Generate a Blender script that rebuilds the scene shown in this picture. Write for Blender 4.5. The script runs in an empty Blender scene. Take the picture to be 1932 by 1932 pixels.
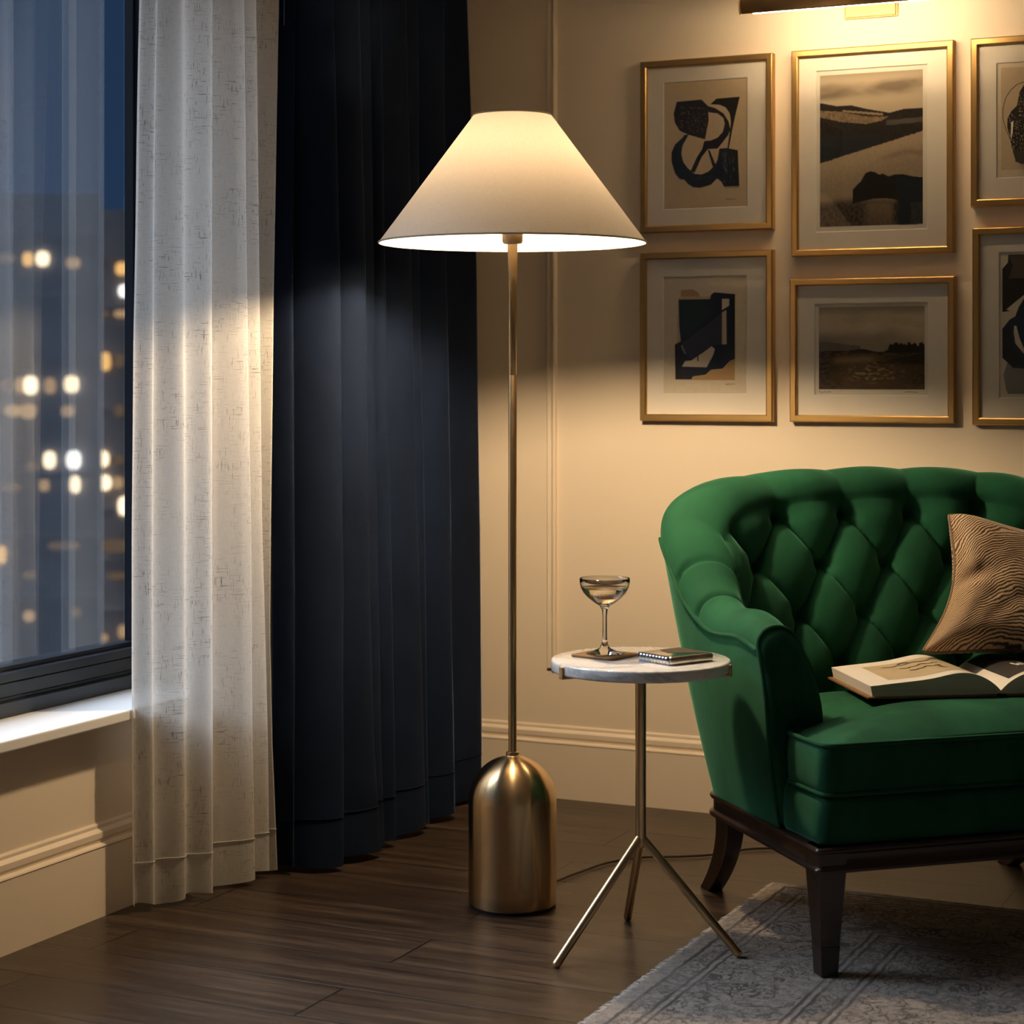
import bpy, bmesh, math, random
from math import pi, sin, cos, sqrt, exp, radians
from mathutils import Vector, noise
from mathutils.geometry import tessellate_polygon

random.seed(7)
SC = bpy.context.scene
COL = SC.collection

# ------------------------------------------------------------------ camera
F_PX, CX, HZ, EYE = 3800.0, 966.0, 710.0, 1.05
YAW = radians(25.15)
FW = Vector((-sin(YAW), cos(YAW), 0.0))
RT = Vector((cos(YAW), sin(YAW), 0.0))
UP = Vector((0, 0, 1))
EYEP = Vector((0, 0, EYE))


def ray(u, v):
    return FW + RT * ((u - CX) / F_PX) + UP * (-(v - HZ) / F_PX)


def at_z(u, v, h=0.0):
    d = ray(u, v)
    return EYEP + d * ((h - EYE) / d.z)


def at_x(u, v, x):
    d = ray(u, v)
    return EYEP + d * (x / d.x)


def at_y(u, v, y):
    d = ray(u, v)
    return EYEP + d * (y / d.y)


# ------------------------------------------------------------------ helpers
def smooth(x, a=0.0, b=1.0):
    t = max(0.0, min(1.0, (x - a) / (b - a)))
    return t * t * (3 - 2 * t)


def lerp(a, b, t):
    return a + (b - a) * t


def interp(xs, ys, x):
    if x <= xs[0]:
        return ys[0]
    for i in range(len(xs) - 1):
        if x <= xs[i + 1]:
            return lerp(ys[i], ys[i + 1], (x - xs[i]) / (xs[i + 1] - xs[i]))
    return ys[-1]


def cubic(xs, ys, x):
    """monotone-ish Catmull-Rom through (xs, ys)"""
    n = len(xs)
    if x <= xs[0]:
        return ys[0]
    if x >= xs[-1]:
        return ys[-1]
    i = 0
    while x > xs[i + 1]:
        i += 1

    def m(k):
        if k == 0:
            return (ys[1] - ys[0]) / (xs[1] - xs[0])
        if k == n - 1:
            return (ys[-1] - ys[-2]) / (xs[-1] - xs[-2])
        return (ys[k + 1] - ys[k - 1]) / (xs[k + 1] - xs[k - 1])
    h = xs[i + 1] - xs[i]
    t = (x - xs[i]) / h
    return ((2 * t**3 - 3 * t**2 + 1) * ys[i] + (t**3 - 2 * t**2 + t) * h * m(i)
            + (-2 * t**3 + 3 * t**2) * ys[i + 1] + (t**3 - t**2) * h * m(i + 1))


class MB:
    """collects geometry, then links it as one mesh object"""

    def __init__(self):
        self.v, self.f, self.fm, self.uv = [], [], [], {}

    def vert(self, p):
        self.v.append(tuple(p))
        return len(self.v) - 1

    def face(self, idx, m=0):
        self.f.append(tuple(idx))
        self.fm.append(m)

    def box(self, a, b, m=0):
        x0, y0, z0 = a
        x1, y1, z1 = b
        i = [self.vert(p) for p in ((x0, y0, z0), (x1, y0, z0), (x1, y1, z0), (x0, y1, z0),
                                    (x0, y0, z1), (x1, y0, z1), (x1, y1, z1), (x0, y1, z1))]
        for q in ((0, 3, 2, 1), (4, 5, 6, 7), (0, 1, 5, 4), (1, 2, 6, 5), (2, 3, 7, 6), (3, 0, 4, 7)):
            self.face([i[k] for k in q], m)

    def obox(self, o, ax, ay, az, m=0):
        o, ax, ay, az = Vector(o), Vector(ax), Vector(ay), Vector(az)
        i = [self.vert(p) for p in (o, o + ax, o + ax + ay, o + ay, o + az, o + ax + az, o + ax + ay + az, o + ay + az)]
        for q in ((0, 3, 2, 1), (4, 5, 6, 7), (0, 1, 5, 4), (1, 2, 6, 5), (2, 3, 7, 6), (3, 0, 4, 7)):
            self.face([i[k] for k in q], m)

    def grid(self, pts, nu, nv, wrap_u=False, m=0, uvs=None):
        """pts[i*nv+j]"""
        base = len(self.v)
        for p in pts:
            self.v.append(tuple(p))
        for i in range(nu if wrap_u else nu - 1):
            i2 = (i + 1) % nu
            for j in range(nv - 1):
                self.face((base + i * nv + j, base + i2 * nv + j, base + i2 * nv + j + 1, base + i * nv + j + 1), m)
        if uvs:
            for k, t in enumerate(uvs):
                self.uv[base + k] = t
        return base

    def lathe(self, prof, n=48, c=(0, 0, 0), m=0):
        pts = []
        for i in range(n):
            a = 2 * pi * i / n
            for r, z in prof:
                pts.append((c[0] + r * cos(a), c[1] + r * sin(a), c[2] + z))
        self.grid(pts, n, len(prof), True, m)

    def tube(self, path, r, n=10, caps=True, m=0):
        path = [Vector(p) for p in path]
        N = len(path)
        rr = r if isinstance(r, (list, tuple)) else [r] * N
        pts = []
        prev = None
        for i in range(N):
            t = (path[min(i + 1, N - 1)] - path[max(i - 1, 0)])
            t = t.normalized() if t.length > 1e-9 else Vector((0, 0, 1))
            if prev is None:
                a = Vector((0, 0, 1)) if abs(t.z) < .9 else Vector((1, 0, 0))
                x = t.cross(a).normalized()
            else:
                x = (prev - t * prev.dot(t)).normalized()
            prev = x
            y = t.cross(x)
            for k in range(n):
                q = 2 * pi * k / n
                pts.append(path[i] + (x * cos(q) + y * sin(q)) * rr[i])
        # grid wants wrap on the first index: reorder
        re = [pts[i * n + k] for k in range(n) for i in range(N)]
        b = self.grid(re, n, N, True, m)
        if caps:
            self.face([b + k * N for k in range(n)][::-1], m)
            self.face([b + k * N + N - 1 for k in range(n)], m)

    def poly(self, pts, m=0):
        """flat polygon, possibly concave"""
        pts = [Vector(p) for p in pts]
        idx = [self.vert(p) for p in pts]
        for t in tessellate_polygon([pts]):
            self.face([idx[k] for k in t], m)

    def build(self, name, mats, parent=None, shade=True, loc=None, rotz=0, sharp=40, fixn=True):
        me = bpy.data.meshes.new(name)
        me.from_pydata(self.v, [], self.f)
        if not isinstance(mats, (list, tuple)):
            mats = [mats]
        for mt in mats:
            me.materials.append(mt)
        for p, k in zip(me.polygons, self.fm):
            p.material_index = k
        if self.uv:
            ul = me.uv_layers.new(name='UVMap')
            for lp in me.loops:
                ul.data[lp.index].uv = self.uv.get(lp.vertex_index, (0, 0))
        if fixn:
            bm = bmesh.new()
            bm.from_mesh(me)
            bmesh.ops.recalc_face_normals(bm, faces=bm.faces)
            bm.to_mesh(me)
            bm.free()
        if shade:
            me.polygons.foreach_set('use_smooth', [True] * len(me.polygons))
            if sharp:
                me.set_sharp_from_angle(angle=radians(sharp))
        me.update()
        o = bpy.data.objects.new(name, me)
        COL.objects.link(o)
        if parent:
            o.parent = parent
        if loc:
            o.location = loc
        if rotz:
            o.rotation_euler.z = rotz
        return o


def tag(o, label, cat, group=None):
    o['label'] = label
    o['category'] = cat
    if group:
        o['group'] = group
    return o


def empty(name, loc, label, cat, group=None, rotz=0):
    o = bpy.data.objects.new(name, None)
    o.empty_display_size = .05
    COL.objects.link(o)
    o.location = loc
    o.rotation_euler.z = rotz
    return tag(o, label, cat, group)


def struct(o):
    o['kind'] = 'structure'
    return o


def bevel(o, w, seg=2, ang=30):
    b = o.modifiers.new('Bevel', 'BEVEL')
    b.width = w
    b.segments = seg
    b.limit_method = 'ANGLE'
    b.angle_limit = radians(ang)
    return o


# ------------------------------------------------------------------ materials
class NT:
    def __init__(self, name):
        self.m = bpy.data.materials.new(name)
        self.m.use_nodes = True
        self.t = self.m.node_tree
        self.t.nodes.clear()
        self.out = self.n('ShaderNodeOutputMaterial')

    def n(self, typ, **kw):
        x = self.t.nodes.new(typ)
        for k, v in kw.items():
            if k in x.inputs:
                x.inputs[k].default_value = v
            else:
                setattr(x, k, v)
        return x

    def l(self, a, b):
        self.t.links.new(a, b)

    def math(self, op, a, b=None, clamp=False):
        x = self.t.nodes.new('ShaderNodeMath')
        x.operation = op
        x.use_clamp = clamp
        for i, q in enumerate((a, b)):
            if q is None:
                continue
            if isinstance(q, (int, float)):
                x.inputs[i].default_value = q
            else:
                self.l(q, x.inputs[i])
        return x.outputs[0]

    def mix(self, f, a, b):
        x = self.t.nodes.new('ShaderNodeMix')
        x.data_type = 'RGBA'
        for s, q in ((x.inputs[0], f), (x.inputs[6], a), (x.inputs[7], b)):
            if isinstance(q, (int, float)):
                s.default_value = q
            elif isinstance(q, tuple):
                s.default_value = (*q[:3], 1)
            else:
                self.l(q, s)
        return x.outputs[2]

    def ramp(self, f, stops):
        x = self.t.nodes.new('ShaderNodeValToRGB')
        cr = x.color_ramp
        while len(cr.elements) > len(stops):
            cr.elements.remove(cr.elements[-1])
        while len(cr.elements) < len(stops):
            cr.elements.new(.5)
        for e, (p, c) in zip(cr.elements, stops):
            e.position = p
            e.color = (c, c, c, 1) if isinstance(c, (int, float)) else (*c, 1)
        self.l(f, x.inputs[0])
        return x.outputs[0]

    def mapping(self, vec, scale=(1, 1, 1), loc=(0, 0, 0), rot=(0, 0, 0)):
        x = self.t.nodes.new('ShaderNodeMapping')
        x.inputs['Scale'].default_value = scale
        x.inputs['Location'].default_value = loc
        x.inputs['Rotation'].default_value = rot
        self.l(vec, x.inputs[0])
        return x.outputs[0]

    def noise(self, vec, scale, detail=2, rough=.5, dist=0):
        x = self.t.nodes.new('ShaderNodeTexNoise')
        x.inputs['Scale'].default_value = scale
        x.inputs['Detail'].default_value = detail
        x.inputs['Roughness'].default_value = rough
        x.inputs['Distortion'].default_value = dist
        if vec is not None:
            self.l(vec, x.inputs['Vector'])
        return x.outputs[0]

    def bump(self, h, strength=.3, dist=.002):
        x = self.t.nodes.new('ShaderNodeBump')
        x.inputs['Strength'].default_value = strength
        x.inputs['Distance'].default_value = dist
        self.l(h, x.inputs['Height'])
        return x.outputs[0]

    def coord(self, which='Object'):
        return self.n('ShaderNodeTexCoord').outputs[which]

    def pr(self, base=None, rough=.5, metal=0, **kw):
        x = self.t.nodes.new('ShaderNodeBsdfPrincipled')
        if base is not None:
            if isinstance(base, tuple):
                x.inputs['Base Color'].default_value = (*base[:3], 1)
            else:
                self.l(base, x.inputs['Base Color'])
        if isinstance(rough, (int, float)):
            x.inputs['Roughness'].default_value = rough
        else:
            self.l(rough, x.inputs['Roughness'])
        x.inputs['Metallic'].default_value = metal
        for k, v in kw.items():
            s = x.inputs[k.replace('_', ' ')]
            if isinstance(v, (int, float)):
                s.default_value = v
            elif isinstance(v, tuple):
                s.default_value = v if len(v) == 4 or len(v) == len(s.default_value) else (*v, 1)
            else:
                self.l(v, s)
        return x

    def done(self, sh):
        self.l(sh.outputs[0] if hasattr(sh, 'outputs') else sh, self.out.inputs[0])
        return self.m


def simple(name, c, rough=.5, metal=0, var=.06, scale=30, bump=0, **kw):
    t = NT(name)
    co = t.coord()
    n = t.noise(co, scale, 3)
    col = t.mix(n, tuple(x * (1 - var) for x in c), tuple(min(1, x * (1 + var)) for x in c))
    if bump:
        kw['Normal'] = t.bump(n, bump, .001)
    return t.done(t.pr(col, rough, metal, **kw))


def emit(name, c, s):
    t = NT(name)
    e = t.n('ShaderNodeEmission')
    e.inputs[0].default_value = (*c, 1)
    e.inputs[1].default_value = s
    return t.done(e)


def mat_plaster(name, c):
    t = NT(name)
    co = t.coord()
    n = t.noise(co, 60, 4, .6)
    n2 = t.noise(co, 2.0, 2)
    col = t.mix(n2, tuple(x * .97 for x in c), tuple(x * 1.03 for x in c))
    return t.done(t.pr(col, .62, 0, Normal=t.bump(n, .08, .002)))


def mat_floor():
    t = NT('dark_oak_floor')
    co = t.coord('Object')
    br = t.n('ShaderNodeTexBrick')
    br.offset = .37
    br.offset_frequency = 2
    br.inputs['Scale'].default_value = 1.0
    br.inputs['Mortar Size'].default_value = .0028
    br.inputs['Mortar Smooth'].default_value = .3
    br.inputs['Bias'].default_value = 0
    br.inputs['Brick Width'].default_value = 1.45
    br.inputs['Row Height'].default_value = .165
    br.inputs['Color1'].default_value = (.0, .0, .0, 1)
    br.inputs['Color2'].default_value = (1, 1, 1, 1)
    br.inputs['Mortar'].default_value = (.5, .5, .5, 1)
    mp = t.mapping(co, loc=(.28, -3.007 + .165 * 20, 0))
    t.l(mp, br.inputs['Vector'])
    tone = br.outputs['Color']
    mortar = br.outputs['Fac']
    # grain: stretched along X, shifted per plank
    sh = t.n('ShaderNodeVectorMath', operation='MULTIPLY_ADD')
    t.l(tone, sh.inputs[0])
    sh.inputs[1].default_value = (7, 3, 5)
    t.l(co, sh.inputs[2])
    g1 = t.noise(t.mapping(sh.outputs[0], (2.2, 34, 1)), 1.0, 6, .62, .6)
    g2 = t.noise(t.mapping(sh.outputs[0], (9, 160, 1)), 1.0, 3, .6, .3)
    g3 = t.noise(co, 1.4, 3, .5)
    c = t.ramp(g1, [(.30, (.016, .0105, .0075)), (.5, (.046, .030, .0205)), (.70, (.105, .069, .046))])
    c = t.mix(t.math('MULTIPLY', tone, .45), c, (.030, .019, .013))
    c = t.mix(t.math('MULTIPLY', t.ramp(g2, [(.5, 0.), (.66, 1.)]), .55), c, (.016, .011, .008))
    c = t.mix(mortar, c, (.006, .004, .003))
    rough = t.math('ADD', t.math('MULTIPLY', g1, .22), t.math('ADD', t.math('MULTIPLY', g3, .14), .14))
    h = t.math('SUBTRACT', t.math('ADD', t.math('MULTIPLY', g2, .35), t.math('MULTIPLY', g1, .3)), t.math('MULTIPLY', mortar, 1.5))
    return t.done(t.pr(c, rough, 0, Normal=t.bump(h, .5, .003), Specular_IOR_Level=.34))


def mat_velvet(name, c, sheen_c, sheen=.9, srough=.35, var=.35, scale=7, bump=.15):
    t = NT(name)
    co = t.coord()
    n = t.noise(t.mapping(co, (1, 1, .45)), scale, 4, .55, .4)
    f = t.noise(co, 420, 2)
    col = t.mix(t.ramp(n, [(.3, 0.), (.7, 1.)]), tuple(x * (1 - var) for x in c), tuple(x * (1 + var) for x in c))
    sw = t.math('MULTIPLY', t.ramp(n, [(.25, .55), (.7, 1.)]), sheen)
    return t.done(t.pr(col, .85, 0, Sheen_Weight=sw, Sheen_Roughness=srough, Sheen_Tint=(*sheen_c, 1),
                       Specular_IOR_Level=.12, Normal=t.bump(f, bump, .0006)))


def mat_linen(name, c_hi, c_lo, slub, dens=1.0, transl=.3, transp=.1, tcol=None, sc=1.0):
    t = NT(name)
    uv = t.coord('UV')
    wx = t.noise(t.mapping(uv, (900 * sc, 60 * sc, 1)), 1, 2)
    wy = t.noise(t.mapping(uv, (60 * sc, 900 * sc, 1)), 1, 2)
    weave = t.math('MULTIPLY', t.math('ADD', wx, wy), .5)
    s1 = t.ramp(t.noise(t.mapping(uv, (420 * sc, 34 * sc, 1)), 1, 2, .6), [(.60, 0.), (.68, 1.)])
    s2 = t.ramp(t.noise(t.mapping(uv, (30 * sc, 440 * sc, 1), (3, 9, 0)), 1, 2, .6), [(.60, 0.), (.68, 1.)])
    zone = t.ramp(t.noise(t.mapping(uv, (13 * sc, 9 * sc, 1)), 1, 2), [(.40, .12), (.62, 1.)])
    sl = t.math('MULTIPLY', t.math('MAXIMUM', s1, s2), zone)
    sl = t.math('MULTIPLY', sl, dens, True)
    base = t.mix(t.ramp(weave, [(.35, 0.), (.65, 1.)]), c_lo, c_hi)
    col = t.mix(sl, base, slub)
    d = t.pr(col, .9, 0, Specular_IOR_Level=.1, Normal=t.bump(weave, .3, .0012))
    tr = t.n('ShaderNodeBsdfTranslucent')
    t.l(t.mix(sl, tcol or c_hi, slub), tr.inputs[0])
    m1 = t.n('ShaderNodeMixShader')
    m1.inputs[0].default_value = transl
    t.l(d.outputs[0], m1.inputs[1])
    t.l(tr.outputs[0], m1.inputs[2])
    if transp <= 0:
        return t.done(m1)
    tp = t.n('ShaderNodeBsdfTransparent')
    m2 = t.n('ShaderNodeMixShader')
    t.l(t.math('MULTIPLY', t.math('SUBTRACT', 1.0, sl), transp), m2.inputs[0])
    t.l(m1.outputs[0], m2.inputs[1])
    t.l(tp.outputs[0], m2.inputs[2])
    return t.done(m2)


def mat_pane(name, tint=(1, 1, 1), refl=1.0, rough=.0):
    """thin clear glass: lets light straight through, mirrors a little"""
    t = NT(name)
    fr = t.n('ShaderNodeFresnel')
    fr.inputs[0].default_value = 1.45
    tp = t.n('ShaderNodeBsdfTransparent')
    tp.inputs[0].default_value = (*tint, 1)
    gl = t.n('ShaderNodeBsdfGlossy')
    gl.inputs['Roughness'].default_value = rough
    m = t.n('ShaderNodeMixShader')
    t.l(t.math('MULTIPLY', fr.outputs[0], refl), m.inputs[0])
    t.l(tp.outputs[0], m.inputs[1])
    t.l(gl.outputs[0], m.inputs[2])
    return t.done(m)


def mat_brushed(name, c, rough=.3, aniso=.0, vertical=False):
    t = NT(name)
    co = t.coord()
    n = t.noise(t.mapping(co, (260, 260, 3) if vertical else (9, 9, 300)), 1, 3, .6)
    col = t.mix(n, tuple(x * .94 for x in c), tuple(min(1, x * 1.05) for x in c))
    kw = {}
    r = rough
    if aniso:
        tg = t.n('ShaderNodeTangent')
        tg.direction_type = 'RADIAL'
        tg.axis = 'Z'
        kw = dict(Anisotropic=aniso, Anisotropic_Rotation=ANROT, Tangent=tg.outputs[0])
    else:
        r = t.math('ADD', t.math('MULTIPLY', n, .10), rough - .05)
    return t.done(t.pr(col, r, .82 if name == 'aged_bronze' else 1, **kw))


def mat_marble():
    t = NT('white_marble')
    co = t.coord()
    w = t.noise(co, 5, 5, .6, 1.6)
    v1 = t.math('SUBTRACT', 1, t.math('MULTIPLY', t.math('ABSOLUTE', t.math('SUBTRACT', w, .5)), 24), True)
    w2 = t.noise(t.mapping(co, (1, 1, 1), (4, 2, 7)), 11, 5, .65, 1.0)
    v2 = t.math('SUBTRACT', 1, t.math('MULTIPLY', t.math('ABSOLUTE', t.math('SUBTRACT', w2, .5)), 40), True)
    v = t.math('ADD', t.math('MULTIPLY', v1, .50), t.math('MULTIPLY', v2, .25), True)
    return t.done(t.pr(t.mix(v, (.90, .88, .85), (.45, .44, .43)), .12, 0, Coat_Weight=.3))


def mat_rug():
    t = NT('faded_oriental_wool')
    co = t.coord()
    sx = t.n('ShaderNodeSeparateXYZ')
    t.l(co, sx.inputs[0])
    X, Y = sx.outputs[0], sx.outputs[1]            # object origin at the far left corner: X right, Y back (negative)
    ed = t.math('MINIMUM', X, t.math('MULTIPLY', Y, -1.0))   # distance from the nearer border edge
    wob = t.noise(co, 26, 2)
    edw = t.math('ADD', ed, t.math('MULTIPLY', t.math('SUBTRACT', wob, .5), .010))

    def stripe(c, w):
        return t.math('LESS_THAN', t.math('ABSOLUTE', t.math('SUBTRACT', edw, c)), w)
    lines = None
    for c, w in ((.040, .0038), (.082, .0036), (.097, .0032), (.292, .0036), (.307, .0032), (.352, .0036), (.367, .0032)):
        s = stripe(c, w)
        lines = s if lines is None else t.math('MAXIMUM', lines, s)
    # curling scrolls: level lines of warped noise

    def scroll(scale, dist, width, loc):
        a = t.noise(t.mapping(co, (1, 1, 0), loc), scale, 2.2, .55, dist)
        return t.math('LESS_THAN', t.math('ABSOLUTE', t.math('SUBTRACT', a, .5)), width)
    big = t.math('MAXIMUM', scroll(13, 1.6, .021, (0, 0, 0)), scroll(19, 2.4, .018, (5, 3, 0)))
    vor = t.n('ShaderNodeTexVoronoi')
    vor.inputs['Scale'].default_value = 9.5
    t.l(t.mapping(co, (1, 1, 0)), vor.inputs['Vector'])
    dd = vor.outputs['Distance']
    ros = t.math('MULTIPLY', t.math('GREATER_THAN', t.math('SINE', t.math('MULTIPLY', dd, 62)), .72), t.math('LESS_THAN', dd, .42))
    big = t.math('MAXIMUM', big, ros)
    small = scroll(44, 1.0, .05, (2, 7, 0))
    inn = t.math('MULTIPLY', t.math('GREATER_THAN', edw, .045), t.math('LESS_THAN', edw, .078))
    inn2 = t.math('MULTIPLY', t.math('GREATER_THAN', edw, .310), t.math('LESS_THAN', edw, .348))
    narrow = t.math('MAXIMUM', inn, inn2)
    wide = t.math('MAXIMUM', t.math('MULTIPLY', t.math('GREATER_THAN', edw, .102), t.math('LESS_THAN', edw, .286)),
                  t.math('GREATER_THAN', edw, .372))
    pat = t.math('ADD', t.math('MULTIPLY', narrow, t.math('MULTIPLY', small, .75)), t.math('MULTIPLY', wide, big))
    pat = t.math('MAXIMUM', pat, lines)
    wear = t.ramp(t.noise(co, 7, 4, .65), [(.30, .45), (.55, 1.)])
    pile = t.noise(co, 330, 2)
    fil = t.noise(co, 70, 3, .6)
    pat = t.math('MULTIPLY', pat, wear)
    gr = t.mix(t.noise(co, 5, 3), (.36, .285, .215), (.265, .235, .205))
    gr = t.mix(t.math('MULTIPLY', t.ramp(fil, [(.42, 0.), (.66, 1.)]), .7), gr, (.13, .105, .085))
    col = t.mix(t.math('MULTIPLY', pat, .95), gr, (.038, .026, .020))
    col = t.mix(t.math('MULTIPLY', t.ramp(pile, [(.35, 1.), (.6, 0.)]), .35), col, (.10, .085, .07))
    h = t.math('SUBTRACT', t.math('ADD', pile, t.math('MULTIPLY', fil, .6)), t.math('MULTIPLY', pat, .8))
    return t.done(t.pr(col, .95, 0, Specular_IOR_Level=.08, Sheen_Weight=.15, Normal=t.bump(h, .8, .004)))


def mat_pillow():
    t = NT('woven_gold_brown_cloth')
    uv = t.coord('UV')
    sx = t.n('ShaderNodeSeparateXYZ')
    t.l(uv, sx.inputs[0])
    U, V = sx.outputs[0], sx.outputs[1]
    wob = t.noise(t.mapping(uv, (3, 3, 1)), 1, 2)
    wob2 = t.noise(t.mapping(uv, (14, 14, 1)), 1, 2)
    arc = t.math('MULTIPLY', t.math('POWER', t.math('ABSOLUTE', t.math('SUBTRACT', U, .48)), 1.7), 1.0)
    ph = t.math('ADD', t.math('ADD', V, arc), t.math('ADD', t.math('MULTIPLY', wob, .22), t.math('MULTIPLY', wob2, .035)))
    w = t.math('SINE', t.math('MULTIPLY', ph, 300))
    st = t.math('SINE', t.math('MULTIPLY', t.math('ADD', U, t.math('MULTIPLY', wob, .05)), 640))
    f = t.math('ADD', w, t.math('MULTIPLY', st, .35))
    fac = t.ramp(t.math('ADD', t.math('MULTIPLY', f, .35), .5), [(.30, 0.), (.62, 1.)])
    col = t.mix(fac, (.022, .012, .007), (.60, .40, .22))
    return t.done(t.pr(col, .65, 0, Sheen_Weight=.2, Normal=t.bump(fac, .6, .0018)))


ANROT = .25
M = {}
M['wall'] = mat_plaster('cream_wall_paint', (.82, .69, .53))
M['wall_left'] = mat_plaster('cream_wall_paint_window_side', (.82, .69, .53))
M['trim'] = simple('cream_satin_trim', (.83, .70, .54), .42, var=.02)
M['wall_dark'] = mat_plaster('warm_beige_wall_paint', (.72, .59, .44))
M['ceiling'] = mat_plaster('ceiling_white', (.90, .86, .78))
M['floor'] = mat_floor()
M['sill'] = simple('white_sill_paint', (.80, .79, .77), .38, var=.02)
M['win'] = simple('dark_blue_grey_window_metal', (.012, .016, .024), .34, var=.05)
M['gasket'] = simple('black_gasket', (.004, .004, .005), .5)
M['pane'] = mat_pane('window_glass', (.95, .975, 1.0), .28)
M['picglass'] = mat_pane('picture_glass', (.99, .99, .985), .5)
M['blue'] = mat_velvet('navy_velvet', (.0026, .0068, .0200), (.30, .50, 1.0), sheen=1.0, srough=.16, var=.25, scale=5)
M['linen'] = mat_linen('slub_linen', (.74, .71, .66), (.60, .565, .51), (.17, .145, .12), .9, .34, .10)
M['green'] = mat_velvet('emerald_velvet', (.0095, .070, .034), (.26, .78, .52), sheen=.42, srough=.35, var=.40, scale=6)
M['greenp'] = mat_velvet('emerald_velvet_piping', (.009, .066, .030), (.30, .75, .50), sheen=.4, srough=.35, var=.2, scale=20)
M['wood'] = simple('dark_walnut', (.018, .0085, .0055), .30, var=.5, scale=14, Coat_Weight=.25)
M['brass'] = mat_brushed('brushed_brass', (.70, .51, .29), .25, .88)
M['brass2'] = mat_brushed('satin_brass_tube', (.64, .46, .25), .33, 0, True)
M['bronze'] = mat_brushed('aged_bronze', (.66, .43, .19), .46, 0, False)
M['gold'] = mat_brushed('gold_leaf_frame', (.60, .385, .145), .36, 0, False)
M['shade'] = mat_linen('lamp_shade_linen', (.86, .80, .70), (.78, .70, .58), (.62, .53, .41), .45, .021, 0, (.95, .79, .62), sc=1.6)
M['marble'] = mat_marble()
M['rug'] = mat_rug()
M['pillow'] = mat_pillow()
M['mat'] = simple('ivory_mat_board', (.86, .79, .69), .8, var=.02)
M['matcut'] = simple('mat_bevel_cut', (.88, .84, .76), .8, var=.02)
M['silver'] = simple('polished_silver', (.80, .78, .74), .13, 1, var=.04)
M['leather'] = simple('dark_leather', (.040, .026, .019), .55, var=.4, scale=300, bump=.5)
M['tan'] = simple('tan_leather', (.22, .115, .038), .5, var=.15, scale=120)
M['black'] = simple('black_rubber', (.006, .006, .006), .6)
M['cord'] = simple('brown_cord', (.035, .022, .013), .5)
M['bulb'] = emit('warm_bulb', (1.0, .745, .465), 1300)
M['tubebulb'] = emit('warm_tube', (1.0, .745, .45), 98)

# ------------------------------------------------------------------ room
XL, YB, XR, YF, HC = -2.400, 4.600, 1.9, -1.3, 2.45
WY1, WZ0, WZ1, WY0 = 3.56, .400, 2.16, .30        # window opening
b = MB(); b.box((XL - .25, YF, -.05), (XR, YB, 0)); struct(b.build('floor', M['floor'], shade=False))
b = MB(); b.box((XL - .25, YF, HC), (XR, YB, HC + .05)); struct(b.build('ceiling', M['ceiling'], shade=False))
b = MB(); b.box((XL - .25, YB, 0), (XR, YB + .1, HC)); struct(b.build('wall_back', M['wall'], shade=False))
b = MB(); b.box((XR, YF, 0), (XR + .1, YB, HC)); struct(b.build('wall_right', M['wall_dark'], shade=False))
b = MB(); b.box((XL - .25, YF - .1, 0), (XR, YF, HC)); struct(b.build('wall_front', M['wall_dark'], shade=False))
b = MB()
b.box((-2.567, YF, 0), (XL, YB, WZ0 - .021))
b.box((-2.567, WY1, WZ0 - .021), (XL, YB, HC))
b.box((-2.567, YF, WZ0 - .021), (XL, WY0, HC))
b.box((-2.567, WY0, WZ1), (XL, WY1, HC))
struct(b.build('wall_left', M['wall_left'], shade=False))

BB = [(.0, .0), (.017, 0), (.017, .134), (.0185, .137), (.017, .140), (.0095, .143), (.0095, .147), (.0125, .152), (.0125, .163),
      (.008, .168), (.005, .170), (.005, .176), (.0025, .180), (.0, .180)]


def moulding(name, prof, a, bpt, inward, mat, caps=True):
    """sweep prof (depth, height) from a to b along a wall"""
    m = MB()
    a, bpt, inward = Vector(a), Vector(bpt), Vector(inward)
    pts = [p + inward * d + UP * h for p in (a, bpt) for d, h in prof]
    m.grid(pts, 2, len(prof))
    if caps:
        m.face(range(len(prof)))
        m.face(range(len(prof), 2 * len(prof)))
    return struct(m.build(name, mat, sharp=25))


moulding('baseboard_back', BB, (XL + .019, YB, 0), (XR, YB, 0), (0, -1, 0), M['trim'])
moulding('baseboard_left', BB, (XL, YF, 0), (XL, YB, 0), (1, 0, 0), M['trim'])
# upright panel moulding on the back wall
VT = [(0, -.0135), (.006, -.0125), (.009, -.009), (.0075, -.004), (.0075, .001), (.011, .004), (.013, .0085), (.010, .012), (.0, .0135)]
m = MB()
xv = at_y(1042, 700, YB).x
pts = [Vector((xv + o, YB - d, z)) for z in (.322, HC) for d, o in VT]
m.grid(pts, 2, len(VT))
m.face(range(len(VT)))
struct(m.build('trim_1', M['trim'], sharp=25))

# window: frame with stepped profile, panes, sill
m = MB()
XG = -2.565                                        # glass plane
m.box((-2.567, WY0, WZ0), (-2.500, WY1, WZ0 + .028))         # lower ledge of the bottom rail
m.box((-2.567, WY0, WZ0 + .028), (-2.516, WY1, WZ0 + .034))  # shadow groove
m.box((-2.567, WY0, WZ0 + .034), (-2.520, WY1, WZ0 + .060))  # main face
m.box((-2.567, WY0, WZ0 + .060), (-2.523, WY1, WZ0 + .062))
m.box((-2.567, WY0, WZ0 + .062), (-2.520, WY1, WZ0 + .079))
m.box((-2.567, WY0, WZ0 + .079), (-2.545, WY1, WZ0 + .088))  # glazing bead
m.box((-2.567, 3.528, WZ0), (-2.545, WY1, WZ1))              # stile bead
m.box((-2.567, 3.533, WZ0), (-2.520, WY1, WZ1))
m.box((-2.567, 3.547, WZ0), (-2.500, WY1, WZ1))
m.box((-2.567, WY0, WZ1 - .08), (-2.510, WY1, WZ1))
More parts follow.
